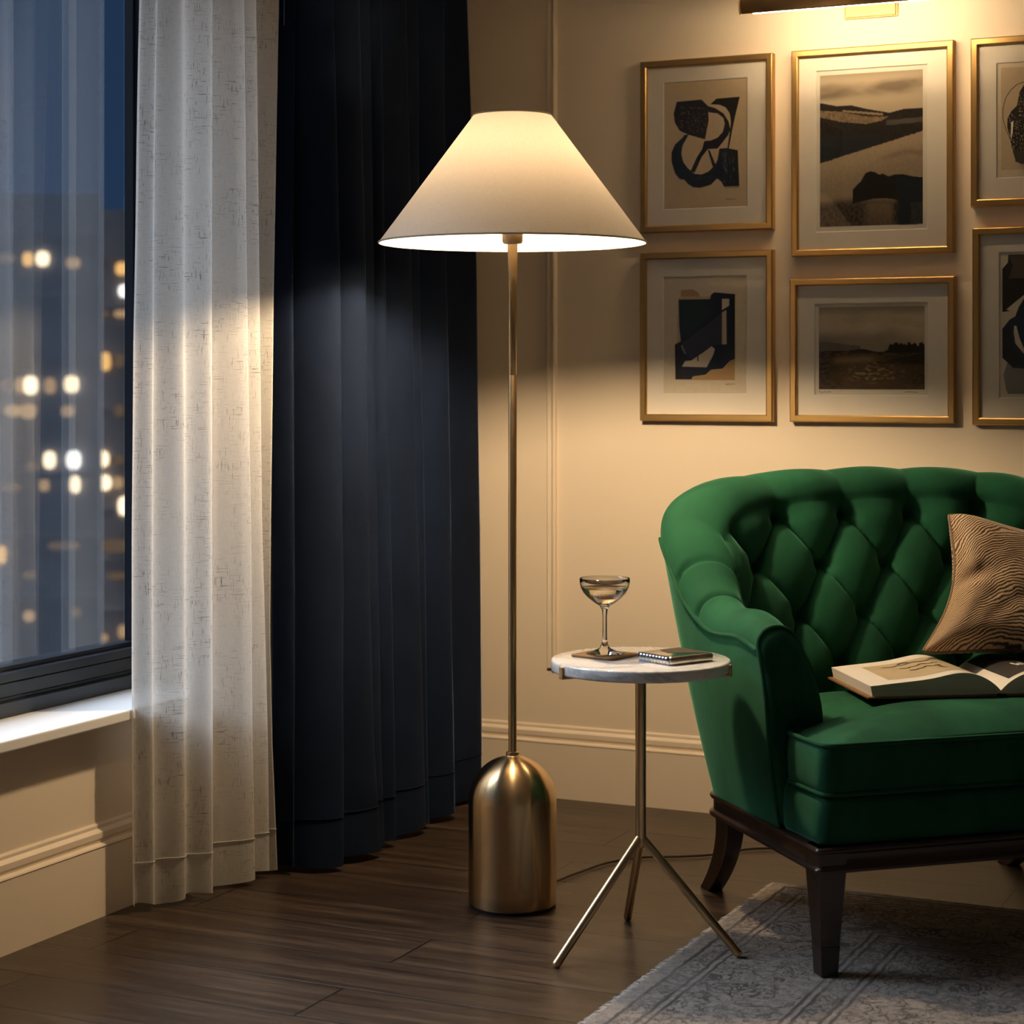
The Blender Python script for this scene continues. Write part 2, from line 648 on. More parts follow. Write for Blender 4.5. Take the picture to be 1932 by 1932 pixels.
m.box((-2.567, WY0, WZ0), (-2.510, WY0 + .06, WZ1))
m.box((-2.567, 1.62, WZ0), (-2.510, 1.70, WZ1))
win = struct(m.build('window_1', M['win'], shade=False))
bevel(win, .0018, 2)
m = MB()
m.box((XG - .004, WY0 + .06, WZ0 + .088), (XG, 1.62, WZ1 - .08))
m.box((XG - .004, 1.70, WZ0 + .088), (XG, 3.528, WZ1 - .08))
m.build('window_pane', M['pane'], win, shade=False)
m = MB()
m.box((-2.560, WY0 - .03, WZ0 - .021), (-2.342, WY1 + .02, WZ0 - .0005))
sl = m.build('window_sill', M['sill'], win, shade=False)
bevel(sl, .003, 2)


# ------------------------------------------------------------------ curtains
def cloth(name, plan, zs, mat, hem=None):
    """plan(z) -> list of (x, y); same count for each z. UV = (arc length, height)"""
    m = MB()
    rows = [plan(z) for z in zs]
    n = len(rows[0])
    arc = [0.0]
    r0 = rows[len(rows) // 2]
    for i in range(1, n):
        arc.append(arc[-1] + sqrt((r0[i][0] - r0[i - 1][0]) ** 2 + (r0[i][1] - r0[i - 1][1]) ** 2))
    pts, uvs = [], []
    for i in range(n):
        for r, z in zip(rows, zs):
            zz = z + (hem(i / (n - 1)) * max(0, 1 - z / .3) if hem else 0)
            pts.append((r[i][0], r[i][1], zz))
            uvs.append((arc[i], z))
    m.grid(pts, n, len(zs), False, 0, uvs)
    return m.build(name, mat, sharp=0, fixn=False)


def zrange(z0, z1, n):
    return [z0 + (z1 - z0) * i / (n - 1) for i in range(n)]


def fold_plan(apices, valley, z, per=14, nose=0):
    """apices: list of fn(z)->(x, y); a deep dark side behind each apex, then a long visible side up to the next"""
    keys = []
    A = [a(z) for a in apices]
    for k, (x, y) in enumerate(A):
        if k and nose:
            keys.append((x - .010 * nose, y - .016 * nose))
        keys.append((x, y))
        if nose and 0 < k < len(A) - 1:
            keys.append((x - .013 * nose, y + .009 * nose))
        if k < len(A) - 1:
            x2, y2 = A[k + 1]
            gap = sqrt((x2 - x) ** 2 + (y2 - y) ** 2)
            dep, frac = valley[k]
            keys.append((lerp(x, x2, frac) - dep, lerp(y, y2, frac)))
    ts = list(range(len(keys)))
    xs = [k[0] for k in keys]
    ys = [k[1] for k in keys]
    out = []
    N = (len(keys) - 1) * per
    for i in range(N + 1):
        t = (len(keys) - 1) * i / N
        out.append((cubic(ts, xs, t), interp(ts, ys, t) * .5 + cubic(ts, ys, t) * .5))
    return out


def edge(tab, x):
    """tab: (v, u) pairs along a fold edge read on the plane of depth x -> fn(z) giving plan position"""
    vs = [p[0] for p in tab]
    us = [p[1] for p in tab]

    def fn(z):
        # height -> image row at this depth, two rounds are plenty
        u = us[0]
        for _ in range(3):
            d = ray(u, HZ)
            zz = x / d.x
            v = HZ - (z - EYE) * F_PX / zz
            u = interp(vs, us, v)
        d = ray(u, HZ)
        return (x, d.y * x / d.x)
    return fn


def shiftx(fn, dx=0, dy=0):
    return lambda z: (fn(z)[0] + dx, fn(z)[1] + dy)


# linen
L = [edge([(-600, 276), (0, 268), (400, 260), (640, 253), (1000, 251), (1700, 254)], -2.335),
     edge([(-600, 300), (0, 296), (400, 290), (800, 286), (1300, 286), (1700, 288)], -2.318),
     edge([(-600, 344), (0, 341), (640, 342), (1000, 344), (1700, 346)], -2.285),
     edge([(-600, 399), (0, 400), (640, 401), (1300, 402), (1700, 402)], -2.254),
     edge([(-600, 452), (0, 457), (640, 465), (1000, 470), (1400, 474), (1660, 479)], -2.245),
     edge([(-600, 478), (0, 483), (640, 491), (1000, 496), (1400, 505), (1660, 508)], -2.248),
     edge([(-600, 529), (0, 527), (560, 516), (900, 513), (1200, 510), (1400, 514), (1660, 524)], -2.250),
     ]
LV = [(.014, .30), (.020, .35), (.018, .40), (.075, .22), (.030, .3), (.040, .35)]
tail = shiftx(L[-1], -.030, .006)


def linen_plan(z):
    p = fold_plan(L, LV, z, 16)
    q = tail(z)
    x, y = p[-1]
    for k in range(1, 9):
        t = k / 8
        p.append((lerp(x, q[0], t), lerp(y, q[1], smooth(t) * .6 + t * .4)))
    return [(x + .003 * noise.noise((y * 16, z * 1.4, 3)) + .0012 * noise.noise((y * 60, z * 2.0, 9)), y) for x, y in p]


zs = [.010, .013] + zrange(.03, 2.44, 70)
lin = cloth('linen_curtain', linen_plan, zs, M['linen'], lambda t: .006 * sin(t * 19) + .004)
tag(lin, 'sheer oatmeal linen curtain with slub weave hanging beside the window', 'curtain')
# stitched hem band
m = MB()
for zh in (.098,):
    path = [Vector((x + .0012, y - .0006, zh)) for x, y in linen_plan(zh)]
    m.tube(path, .0011, 5)
h = m.build('hem_stitch', M['linen'], lin)

# velvet
Vv = [edge([(-600, 528), (0, 527), (560, 512), (1400, 512), (1640, 522)], -2.262),
      edge([(-600, 556), (0, 556), (560, 553), (1640, 552)], -2.215),
      edge([(-600, 622), (0, 631), (300, 637), (520, 641), (1100, 648), (1640, 647)], -2.140),
      edge([(-600, 666), (0, 675), (520, 686), (1100, 696), (1400, 706), (1640, 721)], -2.124),
      edge([(-600, 690), (0, 697), (520, 706), (1100, 713), (1400, 718), (1640, 727)], -2.150),
      edge([(-600, 708), (0, 717), (520, 727), (1100, 738), (1400, 744), (1640, 749)], -2.140),
      edge([(-600, 750), (0, 764), (520, 774), (1100, 789), (1400, 798), (1640, 806)], -2.144),
      edge([(-600, 782), (0, 788), (520, 791), (1100, 802), (1400, 806), (1640, 812)], -2.158),
      edge([(-600, 826), (0, 836), (520, 841), (1100, 851), (1400, 856), (1640, 858)], -2.146),
      edge([(-600, 872), (0, 882), (520, 897), (1000, 906), (1400, 908), (1640, 906)], -2.190)]
VV = [(.030, .5), (.034, .30), (.080, .16), (.035, .28), (.040, .26), (.075, .16), (.035, .3), (.075, .16), (.080, .2)]
vtail = shiftx(Vv[-1], -.10, .035)


def velvet_plan(z):
    A = [f(z) for f in Vv]
    out = []
    prev = (A[0][0], A[0][1])
    n1, n2 = 16, 12
    for k in range(1, len(A)):
        # visible side: a quarter round swelling out of the valley to the crest
        xa, ya = A[k]
        xv, yv = prev
        for i in range(n1):
            th = pi / 2 * i / n1
            out.append((xv + (xa - xv) * sin(th) ** .9, yv + (ya - yv) * (1 - cos(th)) ** .8))
        # behind the crest: a tight turn back into the next valley
        if k < len(A) - 1:
            x2, y2 = A[k + 1]
            dep, frac = VV[k]
            vx, vy = min(xa, x2) - dep, ya + (y2 - ya) * frac
        else:
            vx, vy = xa - .10, ya + .022
        for i in range(n2):
            th = pi / 2 * i / n2
            out.append((xa - (xa - vx) * (1 - cos(th)), ya + (vy - ya) * sin(th)))
        prev = (vx, vy)
    out.append(prev)
    return [(x + .004 * noise.noise((y * 11, z * 1.1, 5)) + .0015 * noise.noise((y * 30, z * 3, 1)), y) for x, y in out]


vel = cloth('velvet_curtain', velvet_plan, [.012, .015] + zrange(.03, 2.44, 80), M['blue'], lambda t: .004 * sin(t * 31) + .003)
tag(vel, 'heavy navy blue velvet curtain hanging in deep folds beside the linen one', 'curtain')
m = MB()
path = [Vector((x + .0010, y - .0010, .115)) for x, y in velvet_plan(.115)]
m.tube(path, .0010, 5)
m.build('hem_stitch', M['blue'], vel)

# thin voile behind the glass pane
XS = -2.640


def sheer_plan(z):
    yr = at_x(185, HZ, XS).y
    out = []
    n = 300
    for i in range(n + 1):
        t = i / n
        s = (1 - t) * 1.7
        y = yr - s
        ph = s * 44 + 1.3 * sin(s * 17) + .15 * noise.noise((0, z * .8, 2))
        out.append((XS + .020 * sin(ph) + .006 * sin(ph * 2.3), y + .034 * sin(ph + 1.2) * smooth(s, 0, .04)))
    return out


tv = NT('grey_voile')
d = tv.n('ShaderNodeBsdfDiffuse')
uvn = tv.noise(tv.mapping(tv.coord('UV'), (500, 40, 1)), 1, 2)
tv.l(tv.mix(uvn, (.30, .32, .35), (.44, .46, .49)), d.inputs[0])
tl = tv.n('ShaderNodeBsdfTranslucent')
tl.inputs[0].default_value = (.40, .41, .43, 1)
ms = tv.n('ShaderNodeMixShader'); ms.inputs[0].default_value = .5
tv.l(d.outputs[0], ms.inputs[1]); tv.l(tl.outputs[0], ms.inputs[2])
tp = tv.n('ShaderNodeBsdfTransparent')
ms2 = tv.n('ShaderNodeMixShader'); ms2.inputs[0].default_value = .88
tv.l(ms.outputs[0], ms2.inputs[1]); tv.l(tp.outputs[0], ms2.inputs[2])
M['voile'] = tv.done(ms2)
sh = cloth('voile_curtain', sheer_plan, zrange(.45, 2.2, 12), M['voile'])
tag(sh, 'thin grey voile curtain behind the window glass with city lights showing through', 'curtain')

# ------------------------------------------------------------------ floor lamp
LC = at_z(967, 1708, 0)
ZL = LC.dot(FW)
PXM = ZL / F_PX
lamp = empty('floor_lamp', (LC.x, LC.y, 0), 'lit brass floor lamp with cream cone shade and bullet-shaped base', 'lamp')
RB = 83.0 * PXM
HD = 283 * PXM
prof = [(0, .004), (RB - .004, .004), (RB - .001, .006), (RB, .009)]
hs = HD - RB * 1.02
prof += [(RB, hs * k / 6) for k in range(1, 7)]
prof += [(RB * cos(a), hs + RB * 1.02 * sin(a)) for a in [pi / 2 * k / 22 for k in range(1, 23)]]
prof[-1] = (.008, HD)
m = MB(); m.lathe(prof, 96); m.build('base', M['brass'], lamp, sharp=60)
m = MB(); m.lathe([(RB - .002, 0), (RB - .0015, .004), (0, .004)], 64); m.build('base_pad', M['black'], lamp)
m = MB(); m.lathe([(.0085, HD + .008), (.0125, HD + .007), (.0135, HD + .004), (.0125, HD + .001), (.0145, HD - .001), (.014, HD - .005)], 40)
m.build('collar', M['brass2'], lamp)
ZR, ZT = EYE + 252 * PXM, EYE + 492 * PXM          # shade rim and top heights
RBOT, RTOP = 252 * PXM, 73.5 * PXM
hj = EYE + 2 * PXM
m = MB()
m.lathe([(.0083, HD), (.0083, hj), (.0078, hj + .0006), (.0078, hj + .0014), (.0083, hj + .002), (.0080, ZR - .12), (.0092, ZR - .05), (.0102, ZR + .001)], 32)
m.build('pole', M['brass2'], lamp)
m = MB()
m.lathe([(.0100, ZR - .003), (.018, ZR - .002), (.0205, ZR + .002), (.0205, ZR + .032), (.016, ZR + .036), (.014, ZR + .060), (0, ZR + .060)], 40)
m.build('socket', M['brass2'], lamp)
ZBULB = ZR + .115
m = MB()
m.lathe([(0, -.034), (.012, -.033), (.022, -.027), (.030, -.014), (.032, 0), (.030, .014), (.022, .026), (.012, .032), (0, .034)], 24, (0, 0, ZBULB))
bulb = m.build('bulb', M['bulb'], lamp)
# shade: cone with its own thickness, plus rolled rims and a spider ring
m = MB()
pts, uvs = [], []
NS = 128
for i in range(NS + 1):
    a = 2 * pi * i / NS
    for k in range(13):
        t = k / 12
        r = lerp(RBOT, RTOP, t)
        pts.append((r * cos(a), r * sin(a), lerp(ZR, ZT, t)))
        uvs.append((i / NS * 1.2, t * .32))
m.grid(pts, NS + 1, 13, False, 0, uvs)
shade = m.build('lamp_shade', M['shade'], lamp, sharp=0)
M['rim'] = simple('shade_rim_tape', (.55, .47, .36), .8)
for r, z in ((RBOT, ZR), (RTOP, ZT)):
    m = MB()
    m.tube([(r * cos(2 * pi * i / 96), r * sin(2 * pi * i / 96), z) for i in range(97)], .0021, 6, False)
    m.build('shade_rim', M['rim'], shade)
m = MB()
for k in range(3):
    a = 2 * pi * k / 3 + .4
    m.tube([(.012 * cos(a), .012 * sin(a), ZT - .03), (RTOP * .98 * cos(a), RTOP * .98 * sin(a), ZT - .004)], .0015, 6)
m.tube([(.012 * cos(2 * pi * i / 20), .012 * sin(2 * pi * i / 20), ZT - .03) for i in range(21)], .0018, 6, False)
m.build('shade_spider', M['brass2'], lamp)
# flex
cp = [at_z(u, v, .0045) for u, v in ((1046, 1664), (1075, 1652), (1105, 1641), (1140, 1629), (1175, 1622), (1215, 1617), (1260, 1616), (1320, 1614), (1370, 1609), (1450, 1600))]
cp += [Vector((-1.12, 4.36, .0045)), Vector((-.80, 4.52, .0045))]
path = []
for i in range(61):
    t = (len(cp) - 1) * i / 60
    ks = list(range(len(cp)))
    path.append(Vector((cubic(ks, [c.x for c in cp], t), cubic(ks, [c.y for c in cp], t), .0045)) - Vector((LC.x, LC.y, 0)))
m = MB(); m.tube(path, .0028, 8); m.build('power_cord', M['cord'], lamp)

# ------------------------------------------------------------------ side table
f1, f2, f3 = at_z(1047, 1827, 0), at_z(1184, 1735, 0), at_z(1396, 1806, .0100)
TC = Vector(((f1.x + f2.x + f3.x) / 3, (f1.y + f2.y + f3.y) / 3, 0))
TH = .533
table = empty('side_table', (TC.x, TC.y, 0), 'small round marble-topped side table on a brass tripod', 'side table')
RTB = .1645
m = MB()
m.lathe([(0, TH - .0215), (RTB - .004, TH - .0215), (RTB - .0012, TH - .0205), (RTB, TH - .0175), (RTB, TH - .004), (RTB - .0012, TH - .001), (RTB - .004, TH), (0, TH)], 128)
m.build('tabletop', M['marble'], table, sharp=50)
JZ = .208
m = MB(); m.lathe([(0, JZ - .022), (.007, JZ - .021), (.0098, JZ - .012), (.0098, TH - .030), (.022, TH - .029), (.024, TH - .0225), (0, TH - .0225)], 32)
m.build('pole', M['brass2'], table)
for f in (f1, f2, f3):
    m = MB()
    top = Vector((0, 0, JZ))
    bot = Vector((f.x - TC.x, f.y - TC.y, f.z + .003))
    dirv = (bot - top).normalized()
    m.tube([top, bot - dirv * .004, bot - dirv * .0015, bot], [.0078, .0078, .0068, .004], 16)
    m.build('leg', M['brass2'], table)
for ang in (0, 1, 2):
    # clips on the rim, seen at left, right, and one behind
    q = (RT * -.885 + FW * -.465, RT * .955 + FW * -.295, RT * -.05 + FW * .998)[ang]
    t_ = Vector((-q.y, q.x, 0))
    m = MB()
    m.obox(q * (RTB + .0005) - t_ * .0065 + UP * (TH - .0255), q * .0035, t_ * .013, UP * .0215)
    m.obox(q * .018 - t_ * .0065 + UP * (TH - .0265), q * (RTB - .014), t_ * .013, UP * .0045)
    o = m.build('bracket', M['bronze'], table, shade=False)
    bevel(o, .0012, 2)

# coaster and glass
GC = at_z(1141, 1238, TH)
cq = [at_z(u, v, TH) for u, v in ((1075, 1241), (1160, 1250), (1203, 1233), (1116, 1224))]
ang = math.atan2((cq[1] - cq[0]).y, (cq[1] - cq[0]).x)
cst = empty('coaster', (GC.x, GC.y, TH), 'square tan leather coaster under the coupe glass', 'coaster', rotz=ang)


def rsq(hw, hd, r, n=6):
    out = []
    for cx, cy, a0 in ((hw - r, hd - r, 0), (-hw + r, hd - r, pi / 2), (-hw + r, -hd + r, pi), (hw - r, -hd + r, 1.5 * pi)):
        for k in range(n + 1):
            a = a0 + pi / 2 * k / n
            out.append((cx + r * cos(a), cy + r * sin(a)))
    return out


def slab(m, outline, levels, mi=0):
    """stack of (inset, z) rings of a star-shaped outline (about its origin), closed top and bottom"""
    n = len(outline)
    base = len(m.v)
    for ins, z in levels:
        for x, y in outline:
            l = sqrt(x * x + y * y)
            k = max(0, (l - ins) / l)
            m.vert((x * k, y * k, z))
    for j in range(len(levels) - 1):
        for i in range(n):
            i2 = (i + 1) % n
            m.face((base + j * n + i, base + j * n + i2, base + (j + 1) * n + i2, base + (j + 1) * n + i), mi)
    m.face([base + i for i in range(n)][::-1], mi)
    m.face([base + (len(levels) - 1) * n + i for i in range(n)], mi)


m = MB(); slab(m, rsq(.047, .047, .010), [(.001, .0003), (0, .0012), (0, .0038), (.001, .0048)])
m.build('coaster_pad', M['tan'], cst, sharp=50)

glass = empty('coupe_glass', (GC.x, GC.y, TH + .0050), 'champagne coupe glass half full of a clear drink', 'glass')
tg = NT('clear_glass')
gb = tg.n('ShaderNodeBsdfGlass'); gb.inputs['IOR'].default_value = 1.47; gb.inputs['Roughness'].default_value = 0
M['glass'] = tg.done(gb)
tg = NT('pale_drink')
gb = tg.n('ShaderNodeBsdfGlass'); gb.inputs['IOR'].default_value = 1.333; gb.inputs[0].default_value = (.97, .93, .84, 1)
M['drink'] = tg.done(gb)
outer = [(0, 0), (.032, 0), (.0342, .0008), (.034, .002), (.022, .0052), (.010, .0105), (.0060, .018), (.0046, .026), (.0042, .045), (.0043, .070),
         (.0058, .082), (.010, .0885), (.020, .0945), (.031, .1030), (.0395, .1125), (.0445, .1220), (.0465, .1310), (.0468, .1390)]
inner = [(.0460, .1395), (.0452, .1390), (.0450, .1310), (.0431, .1225), (.0382, .1140), (.0300, .1052), (.0195, .0970), (.010, .0920), (0, .0905)]
m = MB(); m.lathe(outer + inner, 64); m.build('goblet', M['glass'], glass, sharp=60)
m = MB()
m.lathe([(0, .0908), (.0099, .0923), (.0193, .0973), (.0297, .1055), (.0379, .1143), (.0420, .1205), (.0425, .1222), (.0410, .1215), (0, .1215)], 64)
m.build('drink', M['drink'], glass, sharp=60)

# silver case
kq = [at_z(u, v, TH) for u, v in ((1207, 1243), (1268, 1257), (1345, 1248))]
kc = (kq[0] + kq[2]) / 2
ka = math.atan2((kq[2] - kq[1]).y, (kq[2] - kq[1]).x)
KX, KY = .052, .047
kx = Vector((cos(ka), sin(ka), 0))
ky = Vector((-sin(ka), cos(ka), 0))
kcc = at_z(1267, 1257, TH) + kx * KX + ky * KY
case = empty('cigarette_case', (kcc.x, kcc.y, TH), 'flat silver cigarette case with fluted end and brown leather corner', 'case', rotz=ka)
m = MB(); slab(m, rsq(KX, KY, .006), [(.004, .0003), (.001, .0015), (0, .004), (.0002, .0078)]); m.build('case_body', M['silver'], case, sharp=40)
m = MB(); slab(m, rsq(KX, KY, .006), [(.0002, .0084), (0, .012), (.001, .0142), (.003, .0155), (.0055, .016)]); m.build('lid', M['silver'], case, sharp=40)
m = MB()
for k in range(10):
    y = -KY + .009 + k * .0085
    m.tube([(-KX - .0002, y - .0040, z) for z in ()] or [(-KX + .001, y, .0025), (-KX - .0012, y, .005), (-KX - .0012, y, .0115), (-KX + .001, y, .0140)], .0034, 8)
m.build('fluting', M['silver'], case)
m = MB(); m.box((-.005, -KY - .0022, .0058), (.006, -KY + .002, .0108)); o = m.build('clasp', M['silver'], case, shade=False); bevel(o, .0008, 2)
m = MB(); m.tube([(-KX + .004, -KY - .0008, .0081), (KX - .004, -KY - .0008, .0081)], .0009, 6); m.build('hinge_line', M['bronze'], case)
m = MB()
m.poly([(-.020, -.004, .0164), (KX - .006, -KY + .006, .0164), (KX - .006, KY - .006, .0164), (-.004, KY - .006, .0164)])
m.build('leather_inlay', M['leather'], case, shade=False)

# ------------------------------------------------------------------ rug
RC = Vector((at_z(1100, 1925, .008).x, at_z(1455, 1661, .008).y, 0))
NXr, NYr = 120, 150
RW, RD = 1.75, 2.3
m = MB()
pts = []
for i in range(NXr):
    x = RW * (i / (NXr - 1)) ** 1.3
    for j in range(NYr):
        y = -RD * (j / (NYr - 1)) ** 1.2
        jx = (.006 * noise.noise((0, y * 55, 1)) + .004 * noise.noise((3, y * 170, 4))) if i == 0 else 0
        jy = (.005 * noise.noise((x * 60, 0, 2)) + .004 * noise.noise((x * 160, 3, 5))) if j == 0 else 0
        e = min(x, -y, RW - x, RD + y)
        h = .0085 * smooth(e, -.001, .010) + .0008 * noise.noise((x * 40, y * 40, 0)) * smooth(e, 0, .02)
        if e < 1e-6:
            h = .0004
        pts.append((x + jx, y + jy, h))
m.grid(pts, NXr, NYr)
rug = m.build('rug', M['rug'], loc=(RC.x, RC.y, 0), sharp=0)
tag(rug, 'faded grey-beige oriental wool rug under the green armchair', 'rug')
m = MB()
for k in range(420):
    y = -RD * (k + random.random()) / 420
    x0 = .001 + .004 * noise.noise((0, y * 55, 1))
    L_ = .005 + .006 * random.random()
    m.tube([(x0 + .003, y, .0035), (x0 - L_ * .6, y + random.uniform(-.003, .003), .0028), (x0 - L_, y + random.uniform(-.004, .004), .0012)], [.0012, .0010, .0005], 4)
M['fringe'] = simple('ivory_fringe', (.46, .40, .33), .9)
fr = m.build('fringe', M['fringe'], rug)
fr['kind'] = 'stuff'

# ------------------------------------------------------------------ armchair
P0 = at_z(1558, 1838, .0098)
CA = radians(43)
chair = empty('armchair', (P0.x, P0.y, 0), 'button-tufted emerald green velvet armchair on dark wooden legs', 'armchair', rotz=CA)
XM = .41
sig = [0, .18, .34, .45, .55, .62, .69, .78, .90, 1.0]
BX = [-.020, -.020, -.020, -.018, -.008, .018, .062, .15, .28, .41]
BD = [.145, .25, .36, .425, .468, .492, .502, .505, .506, .506]
TX = [-.052, -.056, -.060, -.064, -.067, -.060, -.030, .06, .24, .41]
TD = [.135, .25, .375, .475, .56, .615, .655, .685, .697, .70]
TZ = [.600, .612, .612, .655, .735, .785, .820, .842, .853, .856]
WD = [.084, .086, .090, .096, .104, .110, .114, .116, .116, .116]


def half(f, s):
    """s in [-1, 1], mirrored about the middle of the back (|s|=0 is the middle)"""
    return cubic(sig, f, 1 - abs(s))


def plan_b(s):
    x = half(BX, s)
    return Vector((x if s <= 0 else 2 * XM - x, half(BD, s), 0))


def plan_t(s):
    x = half(TX, s)
    return Vector((x if s <= 0 else 2 * XM - x, half(TD, s), 0))


IX = [.032, .030, .030, .034, .040, .052, .078, .15, .275, .41]
ID = [.135, .25, .36, .430, .482, .518, .546, .570, .581, .584]
JX = [.066, .066, .066, .068, .076, .094, .124, .185, .292, .41]
JD = [.145, .24, .32, .362, .395, .416, .428, .436, .439, .440]


def plan_i(s):
    x = half(IX, s)
    return Vector((x if s <= 0 else 2 * XM - x, half(ID, s), 0))


def plan_j(s):
    x = half(JX, s)
    return Vector((x if s <= 0 else 2 * XM - x, half(JD, s), 0))


def inn(fn, s):
    e = .006
    t = (fn(min(1, s + e)) - fn(max(-1, s - e))).normalized()
    return Vector((t.y, -t.x, 0))          # inward (towards the seat)


NSS = 560
ss = [-1 + 2 * i / (NSS - 1) for i in range(NSS)]
# arc length along the inner face, measured from the middle, for the tufting
mid = [plan_i(s) * .6 + plan_j(s) * .4 for s in ss]
q = [0.0]
for i in range(1, NSS):
    q.append(q[-1] + (mid[i] - mid[i - 1]).length)
q0 = q[NSS // 2] * .5 + q[NSS // 2 - 1] * .5
q = [x - q0 for x in q]
Z1, RP, QP = .768, .097, .145
NO, NR, NI = 14, 20, 116
ZSEAT = .385


def tuft(qv, z, s):
    al = (qv - .0725) / QP
    be = (Z1 - z) / RP
    if be < 0:
        p = abs(sin(pi * al)) ** .8
        a = lerp(1.0, .45, min(1, -be / .9))
        d = 1e9
        kk = round(al)
        d = sqrt(((al - kk) * QP) ** 2 + ((be) * RP) ** 2)
    else:
        p = (abs(sin(pi * (al - be / 2))) * abs(sin(pi * (al + be / 2)))) ** .42
        a = 1
        d = 1e9
        for jr in (int(be), int(be) + 1):
            kk = round(al - jr / 2)
            d = min(d, sqrt(((al - kk - jr / 2) * QP) ** 2 + ((be - jr) * RP) ** 2))
    m_ = smooth(1 - abs(s), .40, .53)
    return m_ * (a * .027 * (p - 1.0) - .024 * exp(-(d / .019) ** 2) + .012)


def section(s, qv):
    B, T, I, J = plan_b(s), plan_t(s), plan_i(s), plan_j(s)
    H, r = half(TZ, s), half(WD, s) / 2
    nt, ni = inn(plan_t, s), inn(lambda x: plan_i(x) * .6 + plan_j(x) * .4, s)
    ac = (I - T)
    pts = []
    seam = 0
    sg_ = 1 - abs(s)
    for c, dep in ((.395, .007), (.495, .007)):
        g = (sg_ - c) / .0065
        seam -= dep * exp(-g * g)
    for k in range(NO):
        t = k / (NO - 1)
        p = B.lerp(T, t) - nt * (.008 * sin(pi * t))
        pts.append(p + UP * lerp(.236, H - r, t))
    for k in range(1, NR):                       # the roll
        a = pi * k / NR
        p = T + ac * (.5 - .5 * cos(a)) + UP * (H - r + r * sin(a))
        out = (nt * (-cos(a)) + UP * sin(a))
        d = seam + tuft(qv, max(H - r * .4, Z1 + .02), s) * smooth(a, .7, 2.4) * .75
        d += .004 * sin(a) * (1 - smooth(sg_, .4, .6))
        pts.append(p + out * d)
    for k in range(NI):                          # inner face
        t = k / (NI - 1)
        z = lerp(H - r, ZSEAT, t)
        p = I.lerp(J, t) + ni * (.010 * sin(pi * t))
        d = tuft(qv, z, s) * smooth(z, .37, .46) * (1 if t > 0.08 else lerp(.75, 1, t / .08))
        pts.append(p + ni * (d + seam * max(0, 1 - t * 6)) + UP * (z + d * .2))
    if sg_ < .2:                                 # the arm front falls forward in a curve
        k_ = (1 - sg_ / .2)
        for p in pts:
            p.y += .050 * k_ * smooth(p.z, .42, .63) ** 1.3
            p.z -= .010 * k_ * k_ * smooth(p.z, .52, .61)
    return pts


SEC = [section(s, qv) for s, qv in zip(ss, q)]
NP = len(SEC[0])
i_cut = next(i for i in range(NSS) if 1 - abs(ss[i]) >= .395)


def chair_strip(name, i0, i1, label=None):
    m = MB()
    pts = [p for i in range(i0, i1 + 1) for p in SEC[i]]
    m.grid(pts, i1 - i0 + 1, NP)
    o = m.build(name, M['green'], chair, sharp=0, fixn=False)
    o.data.flip_normals()
    return o


back = chair_strip('backrest', i_cut, NSS - 1 - i_cut)
arms = [chair_strip('armrest', 0, i_cut), chair_strip('armrest', NSS - 1 - i_cut, NSS - 1)]
for arm, idx, sgn in ((arms[0], 0, 1), (arms[1], NSS - 1, 1)):
    m = MB()
    loop = SEC[idx]
    lp = [loop[k] for k in list(range(0, NO + NR - 1)) + list(range(NO + NR - 1, NP, 4))] + [loop[-1]]
    lp += [lp[-1].lerp(Vector((lp[-1].x, lp[-1].y, .236)), 1)]
    c = Vector((sum(p.x for p in lp) / len(lp), sum(p.y for p in lp) / len(lp), .43))
    rings = [(1, 0), (.95, .009), (.80, .015), (.45, .018), (.02, .0185)]
    n = len(lp)
    base = 0
    for f, d in rings:
        for p in lp:
            w = c.lerp(p, f)
            w.z = lerp(lerp(p.z, c.z, .0), p.z, 1) if False else w.z
            m.vert(w + Vector((0, -d, 0)))
    for j in range(len(rings) - 1):
        for i in range(n):
            i2 = (i + 1) % n
            m.face((j * n + i, j * n + i2, (j + 1) * n + i2, (j + 1) * n + i))
    m.build('front_panel', M['green'], arm, sharp=60)
    m = MB()
    m.tube([p + Vector((0, -.002, 0)) for p in loop[0:NO + NR + 40]], .0042, 8)
    rng = range(0, i_cut + 60) if idx == 0 else range(NSS - 1 - i_cut - 60, NSS)
    m.tube([SEC[i][NO - 1] - inn(plan_t, ss[i]) * .0015 for i in rng], .0042, 8)
    m.build('piping', M['greenp'], arm)
# buttons
for jr in range(4):
    z = Z1 - jr * RP
    for kk in range(-6, 7):
        qv = .0725 + QP * (kk + jr / 2)
        i = min(range(NSS), key=lambda k: abs(q[k] - qv))
        if 1 - abs(ss[i]) < .50 or half(TZ, ss[i]) - half(WD, ss[i]) / 2 < z + .005:
            continue
        H, w = half(TZ, ss[i]), half(WD, ss[i])
        t = (H - w / 2 - z) / (H - w / 2 - ZSEAT)
        k = NO + NR - 1 + round(t * (NI - 1))
        p = SEC[i][min(k, NP - 1)]
        nt = inn(lambda x: plan_i(x) * .6 + plan_j(x) * .4, ss[i])
        m = MB()
        side = Vector((-nt.y, nt.x, 0))
        for a_, b_ in ((0, 0),):
            rings = [(.0105, 0), (.010, .003), (.007, .0052), (.003, .0062), (0.0003, .0064)]
            pts = [p + side * (r * cos(2 * pi * g / 14)) + UP * (r * sin(2 * pi * g / 14)) + nt * (d - .001) for g in range(14) for r, d in rings]
            m.grid(pts, 14, len(rings), True)
        m.build('button', M['greenp'], back)

# seat cushion (T-shaped)
XW = 2 * XM


